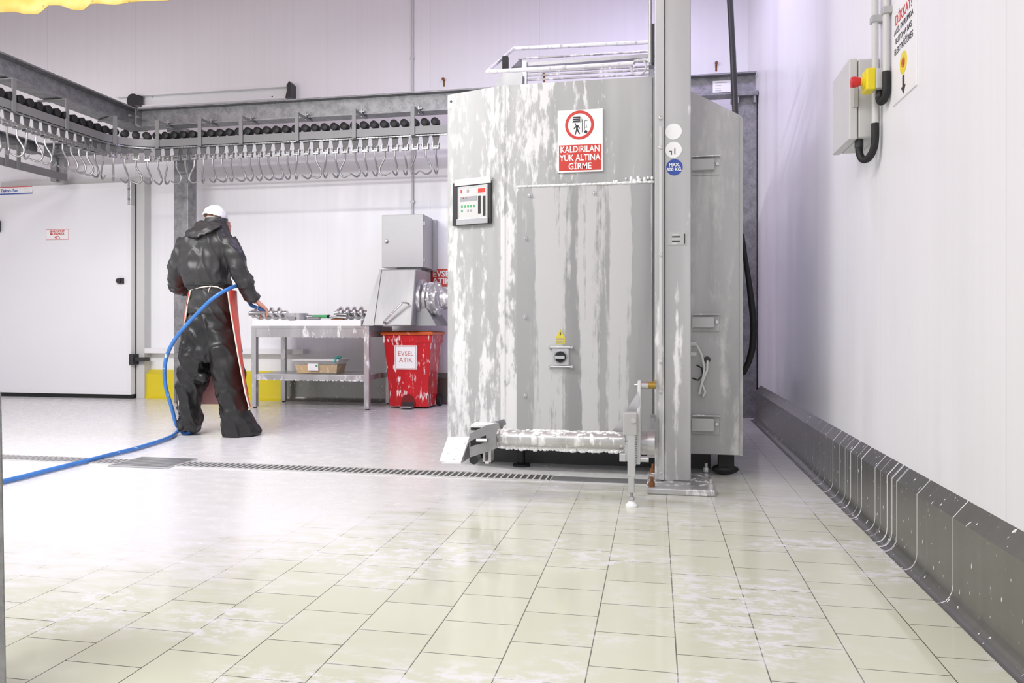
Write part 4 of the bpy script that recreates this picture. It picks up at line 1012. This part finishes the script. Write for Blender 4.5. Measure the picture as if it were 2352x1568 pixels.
B().prism([Z7(x, y, 3.348) for x, y in ((840, 760), (1000, 690), (1060, 690), (1210, 620), (1215, 790), (1050, 830), (930, 860), (840, 900))], (0, .003, 0)).done('slot', 'black', la)
p = Z7(1150, 740, 3.34); B().cyl((p.x - .03, 3.335, p.z), (p.x + .02, 3.335, p.z), .010, seg=8).done('latch_bolt', 'steel_dark', la, 40)
p = Z7(900, 400, 3.42); p2 = Z7(1250, 480, 3.42)
B().box(p.x, p2.x, 3.38, 3.47, p2.z, p.z).done('stop_block', 'charcoal', la); B().box(p.x, p2.x + .03, 3.375, 3.475, p.z, p.z + .012).done('stop_block_foam', 'ramp', la)
tA = Z7(300, 655, 3.49); tB = Z7(820, 655, 3.49); tC = Z7(610, 1270, 3.30); tD = Z7(85, 1270, 3.30)
nn = (tB - tA).cross(tD - tA).normalized() * .008
B().prism([tA, tB, tC, tD], nn).done('loading_plate', 'ramp', la, label='slanted plate covered with foam')
B().prism([tB + Vector((.002, 0, 0)), tC + Vector((.002, 0, 0)), Z7(840, 1130, 3.40), Z7(850, 660, 3.46)], (.006, 0, 0)).done('plate_side', 'steel_dark', la)
p = Z7(1170, 980, 3.42); p2 = Z7(1370, 1285, 3.42)
B().box(p.x, p.x + .012, 3.39, 3.45, p2.z, p.z + .01).box(p2.x - .012, p2.x, 3.39, 3.45, p2.z, p.z + .03).box(p.x, p2.x, 3.39, 3.45, p2.z, p2.z + .010).done('under_stirrup', 'steel', la, None, 0.002)
p = Z7(960, 1180, 3.46); B().cyl((p.x, 3.43, p.z), (p.x, 3.49, p.z), .022, seg=16).done('small_roller', 'charcoal', la, 40)
# box, leg and foot
ly = 3.35
a = PY(1431, 999, ly); q = PY(1463, 949, ly)
B().box(a.x, q.x, ly, ly + .07, a.z, q.z).done('joint_box', 'grey_box', la, None, 0.004)
p = PY(1455, 965, ly); B().cyl((p.x, ly, p.z), (p.x, ly - .006, p.z), .012, seg=14).done('joint_bolt', 'steel', la, 40)
a = PY(1441, 1096, ly); q = PY(1459, 999, ly)
leg = B().box(a.x, q.x, ly + .005, ly + .045, a.z, q.z + .01).done('support_leg', 'steel', la, None, 0.003)
a2 = PY(1443, 1132, ly); q2 = PY(1457, 1096, ly)
B().box(a2.x, q2.x, ly + .008, ly + .038, a2.z, q2.z).done('inner_leg', 'steel', leg, None, 0.003)
cxl = (a2.x + q2.x) / 2; cyl_ = ly + .023
B().cyl((cxl, cyl_, .02), (cxl, cyl_, a2.z + .01), .008, seg=12).done('threaded_rod', 'steel_dark', leg, 40)
B().cyl((cxl, cyl_, .030), (cxl, cyl_, .044), .014, seg=6).done('lock_nut', 'steel', leg)
B().lathe((cxl, cyl_, 0.0), ZD, [(0, .026), (.008, .027), (.020, .016), (.026, .010), (.027, 0)], 20).done('foot_pad', 'sign_white', leg, 40, label='white plastic foot')
# lever plate, gusset, pin, flanges
a = PY(1466, 1063, 3.55); q = PY(1472, 875, 3.55)
B().box(a.x - .003, q.x, 3.40, 3.74, a.z + .02, q.z - .12).prism([(a.x - .003, 3.50, q.z - .12), (a.x - .003, 3.68, q.z - .12), (a.x - .003, 3.63, q.z), (a.x - .003, 3.56, q.z)], (q.x - a.x + .003, 0, 0)).done('lever_plate', 'light_grey', la, None, 0.003)
B().prism([PY(u, v, 3.50) for u, v in ((1405, 992), (1430, 992), (1467, 935), (1467, 898))], (0, .010, 0)).done('gusset', 'steel', la)
zp = PY(1480, 884, 3.60).z
x0 = PY(1457, 884, 3.60).x
B().cyl((x0, 3.60, zp), (x0 + .025, 3.60, zp), .007, seg=8).done('pin_nut', 'steel', la)
xa = PY(1473, 884, 3.60).x; xb = PY(1488, 884, 3.60).x; xc = PY(1507, 884, 3.60).x
B().cyl((xa, 3.60, zp), (xb, 3.60, zp), .019, seg=20).done('pin_collar', 'chrome', la, 40)
B().cyl((xb, 3.60, zp), (xc, 3.60, zp), .017, seg=20).box(xc - .012, xc - .002, 3.60, 3.83, zp - .012, zp + .012).done('pin', 'brass', la, 40, label='brassy pin')
zf = PY(1488, 1020, 3.62).z; xf = PY(1472, 1020, 3.62).x; xg = PY(1504, 1020, 3.62).x
B().lathe((xf, 3.66, zf), XD, [(0, .055), (.03, .055), (.03, .068), (xg - xf, .068), (xg - xf, .05)], 32).done('pivot_flange', 'steel', la, 40)
B().box(xg - .02, xg - .001, 3.66, 3.816, zf - .05, zf + .12).done('carriage_plate', 'steel_dark', la)
b = B(); a = PY(1463, 975, 3.42)
for i in range(22): b.box(a.x - .004, a.x + .003, 3.40, 3.43, a.z - .008 * i - .004, a.z - .008 * i)
b.box(a.x - .010, a.x - .004, 3.40, 3.43, a.z - .18, a.z).done('gear_rack', 'steel', la)
a = PY(1423, 1058, 3.40); q = PY(1438, 1040, 3.40); B().box(a.x, q.x, 3.38, 3.43, a.z, q.z).done('lower_lug', 'steel', la, None, 0.003)
a = PY(1425, 1052, 3.42); q = PY(1490, 1060, 3.42); B().cyl((a.x, 3.42, a.z), (q.x, 3.42, a.z), .014, seg=14).done('lower_shaft', 'steel', la, 40)
B().box(a.x + .02, a.x + .05, 3.39, 3.44, a.z, zc).done('shaft_link', 'steel', la)

# ================================================================== RIGHT WALL FITTINGS
a = PX(2020, 318, WX); yn = 3.225; yf = 3.513; xb = 0.759
t = thing('control_box', (0.815, 3.37, 1.544), 'light grey plastic control box on the right wall', 'box')
B().box(xb + .035, WX, yn, yf, 1.544, 1.859).done('body', 'light_grey', t, None, 0.006)
B().box(xb, xb + .032, yn - .002, yf + .002, 1.540, 1.862).done('cover', 'light_grey', t, None, 0.005)
B().box(xb + .012, xb + .034, yn - .008, yn, 1.665, 1.745).done('latch', 'grey_box', t, None, 0.003)
q = Vector((0.805, 3.26, 1.544))
gl = B().cyl((q.x, q.y, 1.512), (q.x, q.y, 1.544), .017, seg=12).done('cable_gland', 'charcoal', t, 40)
cx_, cy_ = .847, 3.19
B().cyl((cx_, cy_, 1.553), (cx_, cy_, 4.69), .012, seg=16)
t2 = thing('wall_conduit', (cx_, cy_, 1.5), 'pale vertical conduit passing in front of the grey control box', 'conduit', 'conduits on the right wall')
B().cyl((cx_, cy_, 1.560), (cx_, cy_, 4.69), .0125, seg=16).done('pipe', 'light_grey', t2, 40)
def arc(p0, p1, drop, n=14):
    p0 = Vector(p0); p1 = Vector(p1); out = []
    for i in range(n + 1):
        a_ = pi * i / n; m_ = p0.lerp(p1, (1 - cos(a_)) / 2); out.append(m_ + Vector((0, 0, -drop * sin(a_))))
    return out
B().tube([(cx_, cy_, 1.59)] + arc((cx_, cy_, 1.53), (q.x, q.y, 1.51), .062) , .0145, 12).done('elbow_hose', 'black', t2, 60, label='black flexible elbow')
for v in (56,):
    z = PX(2010, v, .86).z; B().box(cx_ - .016, WX, cy_ - .018, cy_ + .018, z - .013, z + .013).done('clip', 'grey_box', t2, None, 0.002)
ey = PX(2037, 170, WX).y
cz = PX(2005, 170, .80).z
es = thing('emergency_stop', (0.84, ey, cz - .05), 'yellow emergency stop box with red mushroom button on the right wall', 'emergency stop')
B().box(.825, WX, ey - .035, ey + .035, cz - .038, cz + .038).done('housing', 'light_grey', es, None, 0.004)
B().box(.790, .826, ey - .036, ey + .036, cz - .042, cz + .042).done('cover', 'yellow_plastic', es, None, 0.006, label='yellow cover')
B().lathe((.790, ey, cz), (-1, 0, 0), [(0, .028), (.006, .028), (.006, .014), (.020, .014), (.022, .0)], 24).done('collar', 'yellow_plastic', es, 40)
B().lathe((.776, ey, cz), (-1, 0, 0), [(0, .016), (.022, .022), (.032, .020), (.035, 0)], 24).done('push_button', 'red_plastic', es, 40, label='red mushroom button')
B().cyl((.846, ey, cz - .066), (.846, ey, cz - .038), .014, seg=12).done('cable_gland', 'charcoal', es, 40)
c2y = ey - .052
t3 = thing('wall_conduit', (.856, c2y, cz), 'pale vertical conduit bending into the emergency stop', 'conduit', 'conduits on the right wall')
z2 = PX(2045, 160, .856).z
B().cyl((.856, c2y, z2), (.856, c2y, 4.69), .0125, seg=16).done('pipe', 'light_grey', t3, 40)
B().tube([(.856, c2y, z2 + .01)] + arc((.856, c2y, cz - .05), (.846, ey, cz - .062), .030), .0145, 12).done('elbow_hose', 'black', t3, 60, label='black flexible elbow')
z = PX(2045, 16, .86).z; B().box(.84, WX, c2y - .018, c2y + .018, z - .013, z + .013).done('clip', 'grey_box', t3, None, 0.002)
# emergency notice
ny0 = PX(2107, 195, WX).y; ny1 = PX(2053, 240, WX).y; nz0 = 1.612; nz1 = 1.985
t = thing('notice_board', (WX, (ny0 + ny1) / 2, nz0), 'white emergency notice with red and black lettering on the right wall', 'sign')
xs = WX - .005
B().box(xs, WX, ny0, ny1, nz0, nz1).done('board', 'sign_white', t, None, 0.001)
YD = (0, -1, 0); ym = (ny0 + ny1) / 2
zt = lambda v: PX(2080, v, xs).z
writing('DİKKAT!', 0.050, 'red_ink', t, (xs - .0006, ym, zt(21)), YD, ZD, bold=0.0006, sx=0.92, label='red lettering')
for tx, v, s_ in (('ACİL DURUMDA', 47, 0.029), ('BUTONA BAS', 70, 0.0305), ('ELEKTRİĞİ KES', 95, 0.0315)):
    writing(tx, s_, 'dark_ink', t, (xs - .0006, ym, zt(v)), YD, ZD, bold=0.0, sx=0.96)
zc_ = zt(138)
def ring_x(r0, r1, mat, name, th=.0012, lab=None):
    n = 36; R = [[Vector((xs - dx, ym + rr * cos(2 * pi * j / n), zc_ + rr * sin(2 * pi * j / n))) for j in range(n)] for rr, dx in ((r0, 0), (r1, 0), (r1, th), (r0, th), (r0, 0))]
    return B().loft(R, False).done(name, mat, t, label=lab)
ring_x(.012, .040, 'yellow_plastic', 'yellow_disc'); ring_x(.014, .018, 'red_ink', 'red_ring', .002); ring_x(.001, .010, 'red_ink', 'red_centre', .002)
za = zt(190)
B().prism([Vector((xs, ym + y_, za + z_)) for y_, z_ in ((-.010, .035), (.010, .035), (.010, -.004), (.024, -.004), (0, -.032), (-.024, -.004), (-.010, -.004))], (-.0012, 0, 0)).done('arrow', 'dark_ink', t, label='dark downward arrow')

# ================================================================== YELLOW FABRIC, TOP LEFT
yt = 4.6
prof_e = [(-60, 26), (0, 28), (30, 27), (60, 33), (85, 32), (110, 12), (140, 13), (165, 22), (190, 22), (208, 9), (235, 9), (262, 10), (300, 4), (345, 3), (385, 1), (410, -12)]
b = B(); vs = []; fs = []; rows = 8
fine = []
for i in range(len(prof_e) - 1):
    for k in range(4):
        f_ = k / 4; fine.append((prof_e[i][0] * (1 - f_) + prof_e[i + 1][0] * f_, prof_e[i][1] * (1 - f_) + prof_e[i + 1][1] * f_))
for i, (u, v) in enumerate(fine):
    p = PY(u, v, yt)
    for r_ in range(rows):
        f_ = r_ / (rows - 1)
        vs.append(Vector((p.x, yt + .006 * sin(i * .45 + r_ * .9) * (1 - .3 * f_) + .5 * f_ * f_, p.z + (3.65 - p.z) * f_)))
for i in range(len(fine) - 1):
    for r_ in range(rows - 1): fs.append((i * rows + r_, (i + 1) * rows + r_, (i + 1) * rows + r_ + 1, i * rows + r_ + 1))
b.poly(vs, fs)
o = b.done('fabric_sheet', 'sheet', None, 60, label='wavy yellow perforated fabric sheet hanging from above at top left', cat='sheet')
md = o.modifiers.new('s', 'SOLIDIFY'); md.thickness = .004

# grey panel edge close to the camera, far left
e0 = PY(7, 1568, 1.30); e1 = PY(0, 940, 1.30)
t = thing('panel_edge', (e0.x - .10, 1.301, 0), 'grey metal panel edge close by at the left margin', 'panel')
B().hexa([(e0.x - .30 + .006, 1.300, 0), (e0.x + .006, 1.300, 0), (e0.x + .006, 1.303, 0), (e0.x - .294, 1.303, 0)], [(e1.x - .30, 1.300, .66), (e1.x, 1.300, .66), (e1.x, 1.303, .66), (e1.x - .30, 1.303, .66)]).done('edge', 'galv', t)
B().box(e1.x - .26, e1.x - .22, 1.303, 1.45, 0, .5).done('stiffener', 'galv', t)

# ================================================================== THE WORKER
PYW = 5.03
SC = 0.003183
def Q(u, v, dy=0.0): return PY(u, v, PYW + dy)
def ringq(u, v, hw, dep, dy=0.0, n=20, lean=0.0):
    c = Q(u, v, dy)
    return [c + Vector((hw * SC * cos(2 * pi * j / n), dep * sin(2 * pi * j / n), lean * cos(2 * pi * j / n))) for j in range(n)]
root = Q(482, 1000); root.z = 0
wk = thing('person', root, 'person in dark rubber suit, red apron and white hair net hosing down the table', 'person')
# --- body: one continuous surface
hc = Q(498, 509, 0.09)
b = B()
b.ball(hc, 0.095, (.76, .92, 1.12), 20, 14)
face = Vector((sin(radians(32)), cos(radians(32)), -0.12)).normalized(); side = Vector((face.y, -face.x, 0)).normalized()
b.ball(hc + face * .045 + Vector((0, 0, -.050)), .062, (1, 1, 1.0))                         # jaw
b.tube([hc + face * .086 + Vector((0, 0, .018)), hc + face * .104 + Vector((0, 0, -.018)), hc + face * .090 + Vector((0, 0, -.030))], [.009, .014, .010], 8)
for s_ in (-1, 1):
    b.ball(hc + side * s_ * .074 + Vector((0, 0, -.012)), .026, (.35, .7, 1.1), 10, 8)      # ears
    b.ball(hc + face * .082 + side * s_ * .030 + Vector((0, 0, .006)), .011, (1, 1, 1), 8, 6) # eyelids
b.ball(hc + face * .088 + Vector((0, 0, -.056)), .016, (1.3, .8, .5), 10, 6)                 # lips
b.tube([hc + Vector((0, -.02, -.05)), Q(490, 530, .02), Q(486, 552, .0)], [.055, .058, .075], 14)
b.loft([ringq(482, 535, 28, .07), ringq(478, 560, 52, .09), ringq(476, 600, 48, .10), ringq(478, 650, 40, .09), ringq(481, 700, 40, .09), ringq(482, 740, 42, .09), ringq(482, 770, 34, .08)])
def limb(pts, rs, n=12): b.tube([Q(*p_) for p_ in pts], rs, n)
limb([(436, 566, 0), (415, 594, -.01), (406, 625, .0), (406, 655, .05)], [.036, .040, .038, .034]); limb([(406, 655, .05), (415, 662, .13), (436, 668, .22), (455, 671, .28)], [.034, .032, .030, .026])
limb([(515, 566, 0), (537, 594, -.01), (548, 622, .0), (559, 645, .03)], [.036, .040, .038, .034]); limb([(559, 645, .03), (567, 662, .06), (578, 681, .09), (590, 693, .11)], [.034, .032, .030, .026])
limb([(460, 745, 0), (449, 830, .0), (438, 880, .0), (436, 940, .0), (434, 980, .0)], [.075, .07, .05, .042, .036])
limb([(503, 745, 0), (520, 830, .0), (532, 900, .0), (543, 950, .0), (552, 980, .02)], [.075, .07, .05, .042, .036])
for (u, du) in ((433, 0), (555, .05)):
    p = Q(u, 992, .0); p.z = .045
    b.tube([p + Vector((0, -.03, .0)), p + Vector((du * .6, .05, -.005)), p + Vector((du * 1.2, .14, -.015))], [.026, .030, .018], 10)
def hand(wp, d, up, side_, curl, sc_=1.0):
    """palm, four bent fingers of different length and a thumb from the side of the palm"""
    wp = Vector(wp); d = Vector(d).normalized(); up = Vector(up); up = (up - d * up.dot(d)).normalized(); sd = d.cross(up) * side_
    for k in range(4):
        o_ = sd * (.030 - .020 * k) * sc_
        b.tube([wp + o_ * .5, wp + d * .045 * sc_ + o_ * .9, wp + d * .085 * sc_ + o_], [.016, .0155, .0125], 8)
        L = (.070, .080, .075, .058)[k] * sc_; p0 = wp + d * .083 * sc_ + o_; dd = d.copy(); pts = [p0]
        for j in range(3):
            c_ = curl * (.55 + .35 * j)
            dd = (d * cos(c_) - up * sin(c_)); p0 = p0 + dd * L * (.45, .32, .23)[j]; pts.append(p0)
        b.tube(pts, [.0105, .0098, .0088, .0065], 8)
    p0 = wp + d * .025 * sc_ + sd * .022
    b.tube([p0, p0 + (sd * .7 + d * .6 - up * .25) * .035, p0 + (sd * .7 + d * 1.0 - up * .7) * .055, p0 + (sd * .3 + d * 1.2 - up * 1.2) * .068], [.015, .0125, .011, .008], 8)
wr = Q(590, 692, .11); hand(wr, (.55, .45, -.62), (.55, .35, .6), -1, .95)
wl = Q(455, 671, .29); hand(wl, (.9, .3, -.1), (0, .4, .9), 1, .9)
me = remesh(b, .0055, 2)
link('body', me, 'skin', wk, 180)
# --- hair net
b = B(); capc = hc + Vector((-.006, -.012, .030))
b.ball(capc, .094, (.86, .98, .92), 20, 14)
me = remesh(b, .007, 2, .006, .02)
bm2 = bmesh.new(); bm2.from_mesh(me)
cut = [v for v in bm2.verts if (v.co - capc).dot(Vector((.12, .25, 1))) < -.012]
bmesh.ops.delete(bm2, geom=cut, context='VERTS'); bm2.to_mesh(me); bm2.free()
o = link('hair_net', me, 'hair_net', wk, 180, label='white hair net'); md = o.modifiers.new('s', 'SOLIDIFY'); md.thickness = .004; md.offset = 1
b = B(); b.ball(hc + Vector((0, -.012, -.015)), .1, (.775, .90, .75), 20, 12)
bmh = remesh(b, .008, 1); bm2 = bmesh.new(); bm2.from_mesh(bmh)
bmesh.ops.delete(bm2, geom=[v for v in bm2.verts if (v.co - hc).dot(face) > .012], context='VERTS'); bm2.to_mesh(bmh); bm2.free()
M['grey_hair'] = plain('grey_hair', (0.45, 0.43, 0.42), 0.7, var=0.2, vs=80)
link('hair', bmh, 'grey_hair', wk, 180, label='short grey hair')
# --- jacket
b = B()
b.loft([ringq(488, 512, 27, .085, .02), ringq(484, 524, 40, .10, .01), ringq(478, 538, 52, .115), ringq(475, 560, 62, .130), ringq(472, 590, 60, .145), ringq(471, 620, 57, .150, -.005), ringq(475, 645, 53, .145), ringq(478, 657, 51, .14)])
b.loft([ringq(481, 650, 46, .125), ringq(481, 668, 45, .125), ringq(481, 700, 46, .13), ringq(481, 722, 48, .135)])
limb([(430, 556, 0), (414, 592, -.01), (406, 625, .0), (406, 655, .05)], [.066, .066, .060, .056], 16); limb([(404, 655, .05), (415, 662, .13), (436, 668, .22), (450, 671, .26)], [.056, .054, .050, .046], 14)
limb([(522, 552, 0), (538, 590, -.01), (548, 620, .0), (558, 645, .03)], [.068, .066, .060, .054], 16); limb([(559, 640, .02), (567, 660, .06), (578, 681, .09), (584, 690, .105)], [.056, .054, .050, .046], 14)
me = remesh(b, .011, 2, .026, .075)
jk = link('jacket', me, 'rubber_suit', wk, 180, label='dark grey rubber jacket')
b = B()   # hood lying on the back, sliding to the left shoulder
b.loft([[Q(u, v, dy) + Vector((0, 0, 0)) for u, v, dy in ring_] for ring_ in (
    [(516, 508, -.02), (512, 514, -.06), (505, 517, -.08), (500, 512, -.06), (503, 505, .0), (510, 503, .02)],
    [(512, 516, -.06), (500, 525, -.12), (488, 529, -.14), (482, 518, -.12), (488, 506, -.04), (500, 503, -.01)],
    [(490, 526, -.10), (474, 538, -.155), (462, 543, -.165), (455, 530, -.14), (464, 515, -.08), (478, 512, -.03)],
    [(462, 538, -.10), (448, 546, -.155), (438, 545, -.155), (434, 533, -.13), (440, 522, -.08), (452, 519, -.05)],
    [(438, 541, -.07), (430, 544, -.11), (425, 543, -.11), (423, 538, -.09), (427, 530, -.06), (433, 529, -.05)])])
me = remesh(b, .009, 3, .012, .05); link('hood', me, 'rubber_suit', jk, 180)
b = B(); b.loft([ringq(492, 520, 28, .09, .03), ringq(498, 502, 24, .085, .05), ringq(498, 502, 20, .07, .05), ringq(492, 520, 22, .07, .03)], False); 
o = b.done('collar', 'rubber_suit', jk, 60)
b = B(); b.loft([ringq(479, 653, 55, .142, n=28), ringq(479, 659, 55.5, .143, n=28)], False); o = b.done('waist_elastic', 'black', jk, 60); md = o.modifiers.new('s', 'SOLIDIFY'); md.thickness = .006
# --- trousers
b = B()
b.loft([ringq(481, 712, 46, .12), ringq(481, 740, 51, .13), ringq(481, 775, 56, .14), ringq(481, 805, 55, .14), ringq(478, 830, 40, .11)])
def leg(pts):
    b.loft([ringq(u, v, hw, dep, dy) for u, v, hw, dep, dy in pts])
leg([(457, 760, 30, .12, 0), (452, 800, 32, .13, -.01), (449, 840, 33, .13, -.02), (441, 878, 28, .11, -.005), (437, 915, 23, .10, -.01), (437, 950, 21, .085, -.01), (434, 972, 22, .09, -.02), (434, 987, 18, .08, -.01)])
b.ball(Q(462, 868, -.06), .06, (1, .9, .55))
leg([(506, 760, 31, .12, 0), (515, 800, 33, .13, -.01), (524, 850, 31, .12, -.015), (533, 900, 28, .11, -.005), (540, 940, 30, .10, -.01), (548, 975, 36, .12, .02), (554, 992, 40, .15, .05), (555, 999, 40, .15, .05)])
me = remesh(b, .011, 2, .034, .075)
for v in me.vertices: v.co.z = max(v.co.z, .006)
link('trousers', me, 'trouser', wk, 180, label='baggy black rubber trousers')
# --- shoes
for (u, du, sl_) in ((432, 0.0, .62), (558, .02, .72)):
    b = B(); p = Q(u, 995, .0)
    b.loft([[Vector((p.x + du * f_ + .046 * w_ * cos(a_), p.y + y_ * sl_ + .0, max(.002, .04 + h_ * sin(a_)))) for a_ in [2 * pi * j / 14 for j in range(14)]] for f_, y_, w_, h_ in ((0, -.075, .8, .04), (0, -.05, 1, .045), (.4, .03, .95, .05), (1, .12, 1.05, .042), (1.6, .19, .7, .036))])
    o = b.done('shoe', 'shoe_blue', wk, 60, 0.004)
# --- apron (vinyl sheet worn in front, wrapping to the sides)
vsA = []; fsA = []; n = 30; rowsA = [(667, 438, 523), (700, 431, 527), (740, 425, 534), (780, 420, 541), (820, 416, 548), (860, 413, 556), (900, 411, 564), (930, 412, 573), (936, 418, 572)]
eL = []; eR = []
for r_, (v, ul, ur) in enumerate(rowsA):
    for i in range(n + 1):
        f_ = i / n; a_ = pi * f_
        bulge = (17 - 12 * (v - 667) / 270) * sin(pi * min(1, min(f_, 1 - f_) / .36))
        uc = ul + (ur - ul) * (1 - cos(a_)) / 2
        uc += (-.6 if f_ < .5 else 1.6) * max(0, bulge)
        p = Q(uc, v, -.10 + .34 * sin(a_) ** .7)
        p.z = Q(481, v, 0).z
        vsA.append(p)
    eL.append(vsA[-(n + 1)].copy()); eR.append(vsA[-1].copy())
for r_ in range(len(rowsA) - 1):
    for i in range(n): fsA.append((r_ * (n + 1) + i, r_ * (n + 1) + i + 1, (r_ + 1) * (n + 1) + i + 1, (r_ + 1) * (n + 1) + i))
ap = B().poly(vsA, fsA).done('apron', 'apron_red', wk, 60, label='red vinyl apron worn at the front')
md = ap.modifiers.new('s', 'SOLIDIFY'); md.thickness = .003
M['lining'] = plain('pale_apron_backing', (0.80, 0.42, 0.42), 0.5, var=0.06)
lv = [Vector((p.x, p.y - .006, p.z)) for p in vsA]; i0, i1 = int(n * .2), int(n * .8); wn = i1 - i0 + 1
lvs = [lv[r_ * (n + 1) + i] for r_ in range(len(rowsA)) for i in range(i0, i1 + 1)]
B().poly(lvs, [(r_ * wn + i, r_ * wn + i + 1, (r_ + 1) * wn + i + 1, (r_ + 1) * wn + i) for r_ in range(len(rowsA) - 1) for i in range(wn - 1)]).done('lining', 'lining', ap, 60, label='pale pink backing')
B().tube(eL, .006, 6).done('edge_binding', 'cream', ap, 60); B().tube(eR, .006, 6).done('edge_binding', 'cream', ap, 60)
B().tube([eL[0], Q(447, 663, -.11), Q(465, 659, -.15), Q(484, 657, -.16), Q(500, 659, -.15), Q(514, 666, -.12), eR[0]], .004, 6).tube([Q(484, 657, -.165), Q(480, 664, -.17), Q(478, 672, -.15)], .003, 6).done('waist_string', 'cream', ap, 60, label='pale string tied behind the waist')

# --- spray gun in the right hand and the blue hose
gp = wr + Vector((.035, .03, -.05))
t = thing('spray_gun', gp, 'small blue and grey spray gun held in the worker\'s right hand', 'spray gun')
B().tube([gp + Vector((-.030, -.02, .000)), gp + Vector((.004, .0, -.012)), gp + Vector((.03, .012, -.022))], [.012, .015, .013], 12).done('grip', 'shoe_blue', t, 60)
n0 = gp + Vector((-.03, -.03, -.035))
B().tube([gp + Vector((.02, .01, -.03)), n0, n0 + Vector((-.055, -.02, -.004))], [.014, .013, .016], 12).done('nozzle', 'steel_dark', t, 60)
t = None
def HF(u, v): p = PF(u, v, .016); return p
hd = (HF(-20, 1112) - HF(110, 1080)).normalized()
hp = [HF(-20, 1112) + hd * 1.6, HF(-20, 1112) + hd * .7, HF(-20, 1112), HF(40, 1098), HF(110, 1080), HF(180, 1063), HF(250, 1045), HF(310, 1030), HF(360, 1015), HF(392, 1003), HF(404, 994)]
pA = hp[-1]
hp += [pA + Vector((.02, .02, .03)), PY(405, 975, 4.98), PY(394, 935, 4.93), PY(381, 890, 4.90), PY(378, 850, 4.87), PY(384, 815, 4.84), PY(400, 782, 4.82), PY(424, 751, 4.80), PY(452, 721, 4.80), PY(482, 691, 4.80), PY(508, 672, 4.83), PY(530, 661, 4.92), PY(543, 657, 5.05), PY(553, 662, 5.14), PY(566, 680, 5.16), PY(577, 700, 5.15), gp + Vector((-.028, -.018, .0))]
# smooth the line
def catmull(P, k=6):
    out = []
    for i in range(len(P) - 1):
        p0 = P[max(0, i - 1)]; p1 = P[i]; p2 = P[i + 1]; p3 = P[min(len(P) - 1, i + 2)]
        for j in range(k):
            s_ = j / k
            out.append(.5 * ((2 * p1) + (p2 - p0) * s_ + (2 * p0 - 5 * p1 + 4 * p2 - p3) * s_ * s_ + (3 * p1 - p0 - 3 * p2 + p3) * s_ ** 3))
    return out + [P[-1]]
B().tube(catmull(hp), .0135, 12).done('water_hose', 'hose_blue', None, 80, label='blue water hose trailing over the floor up to the worker\'s waist', cat='hose')
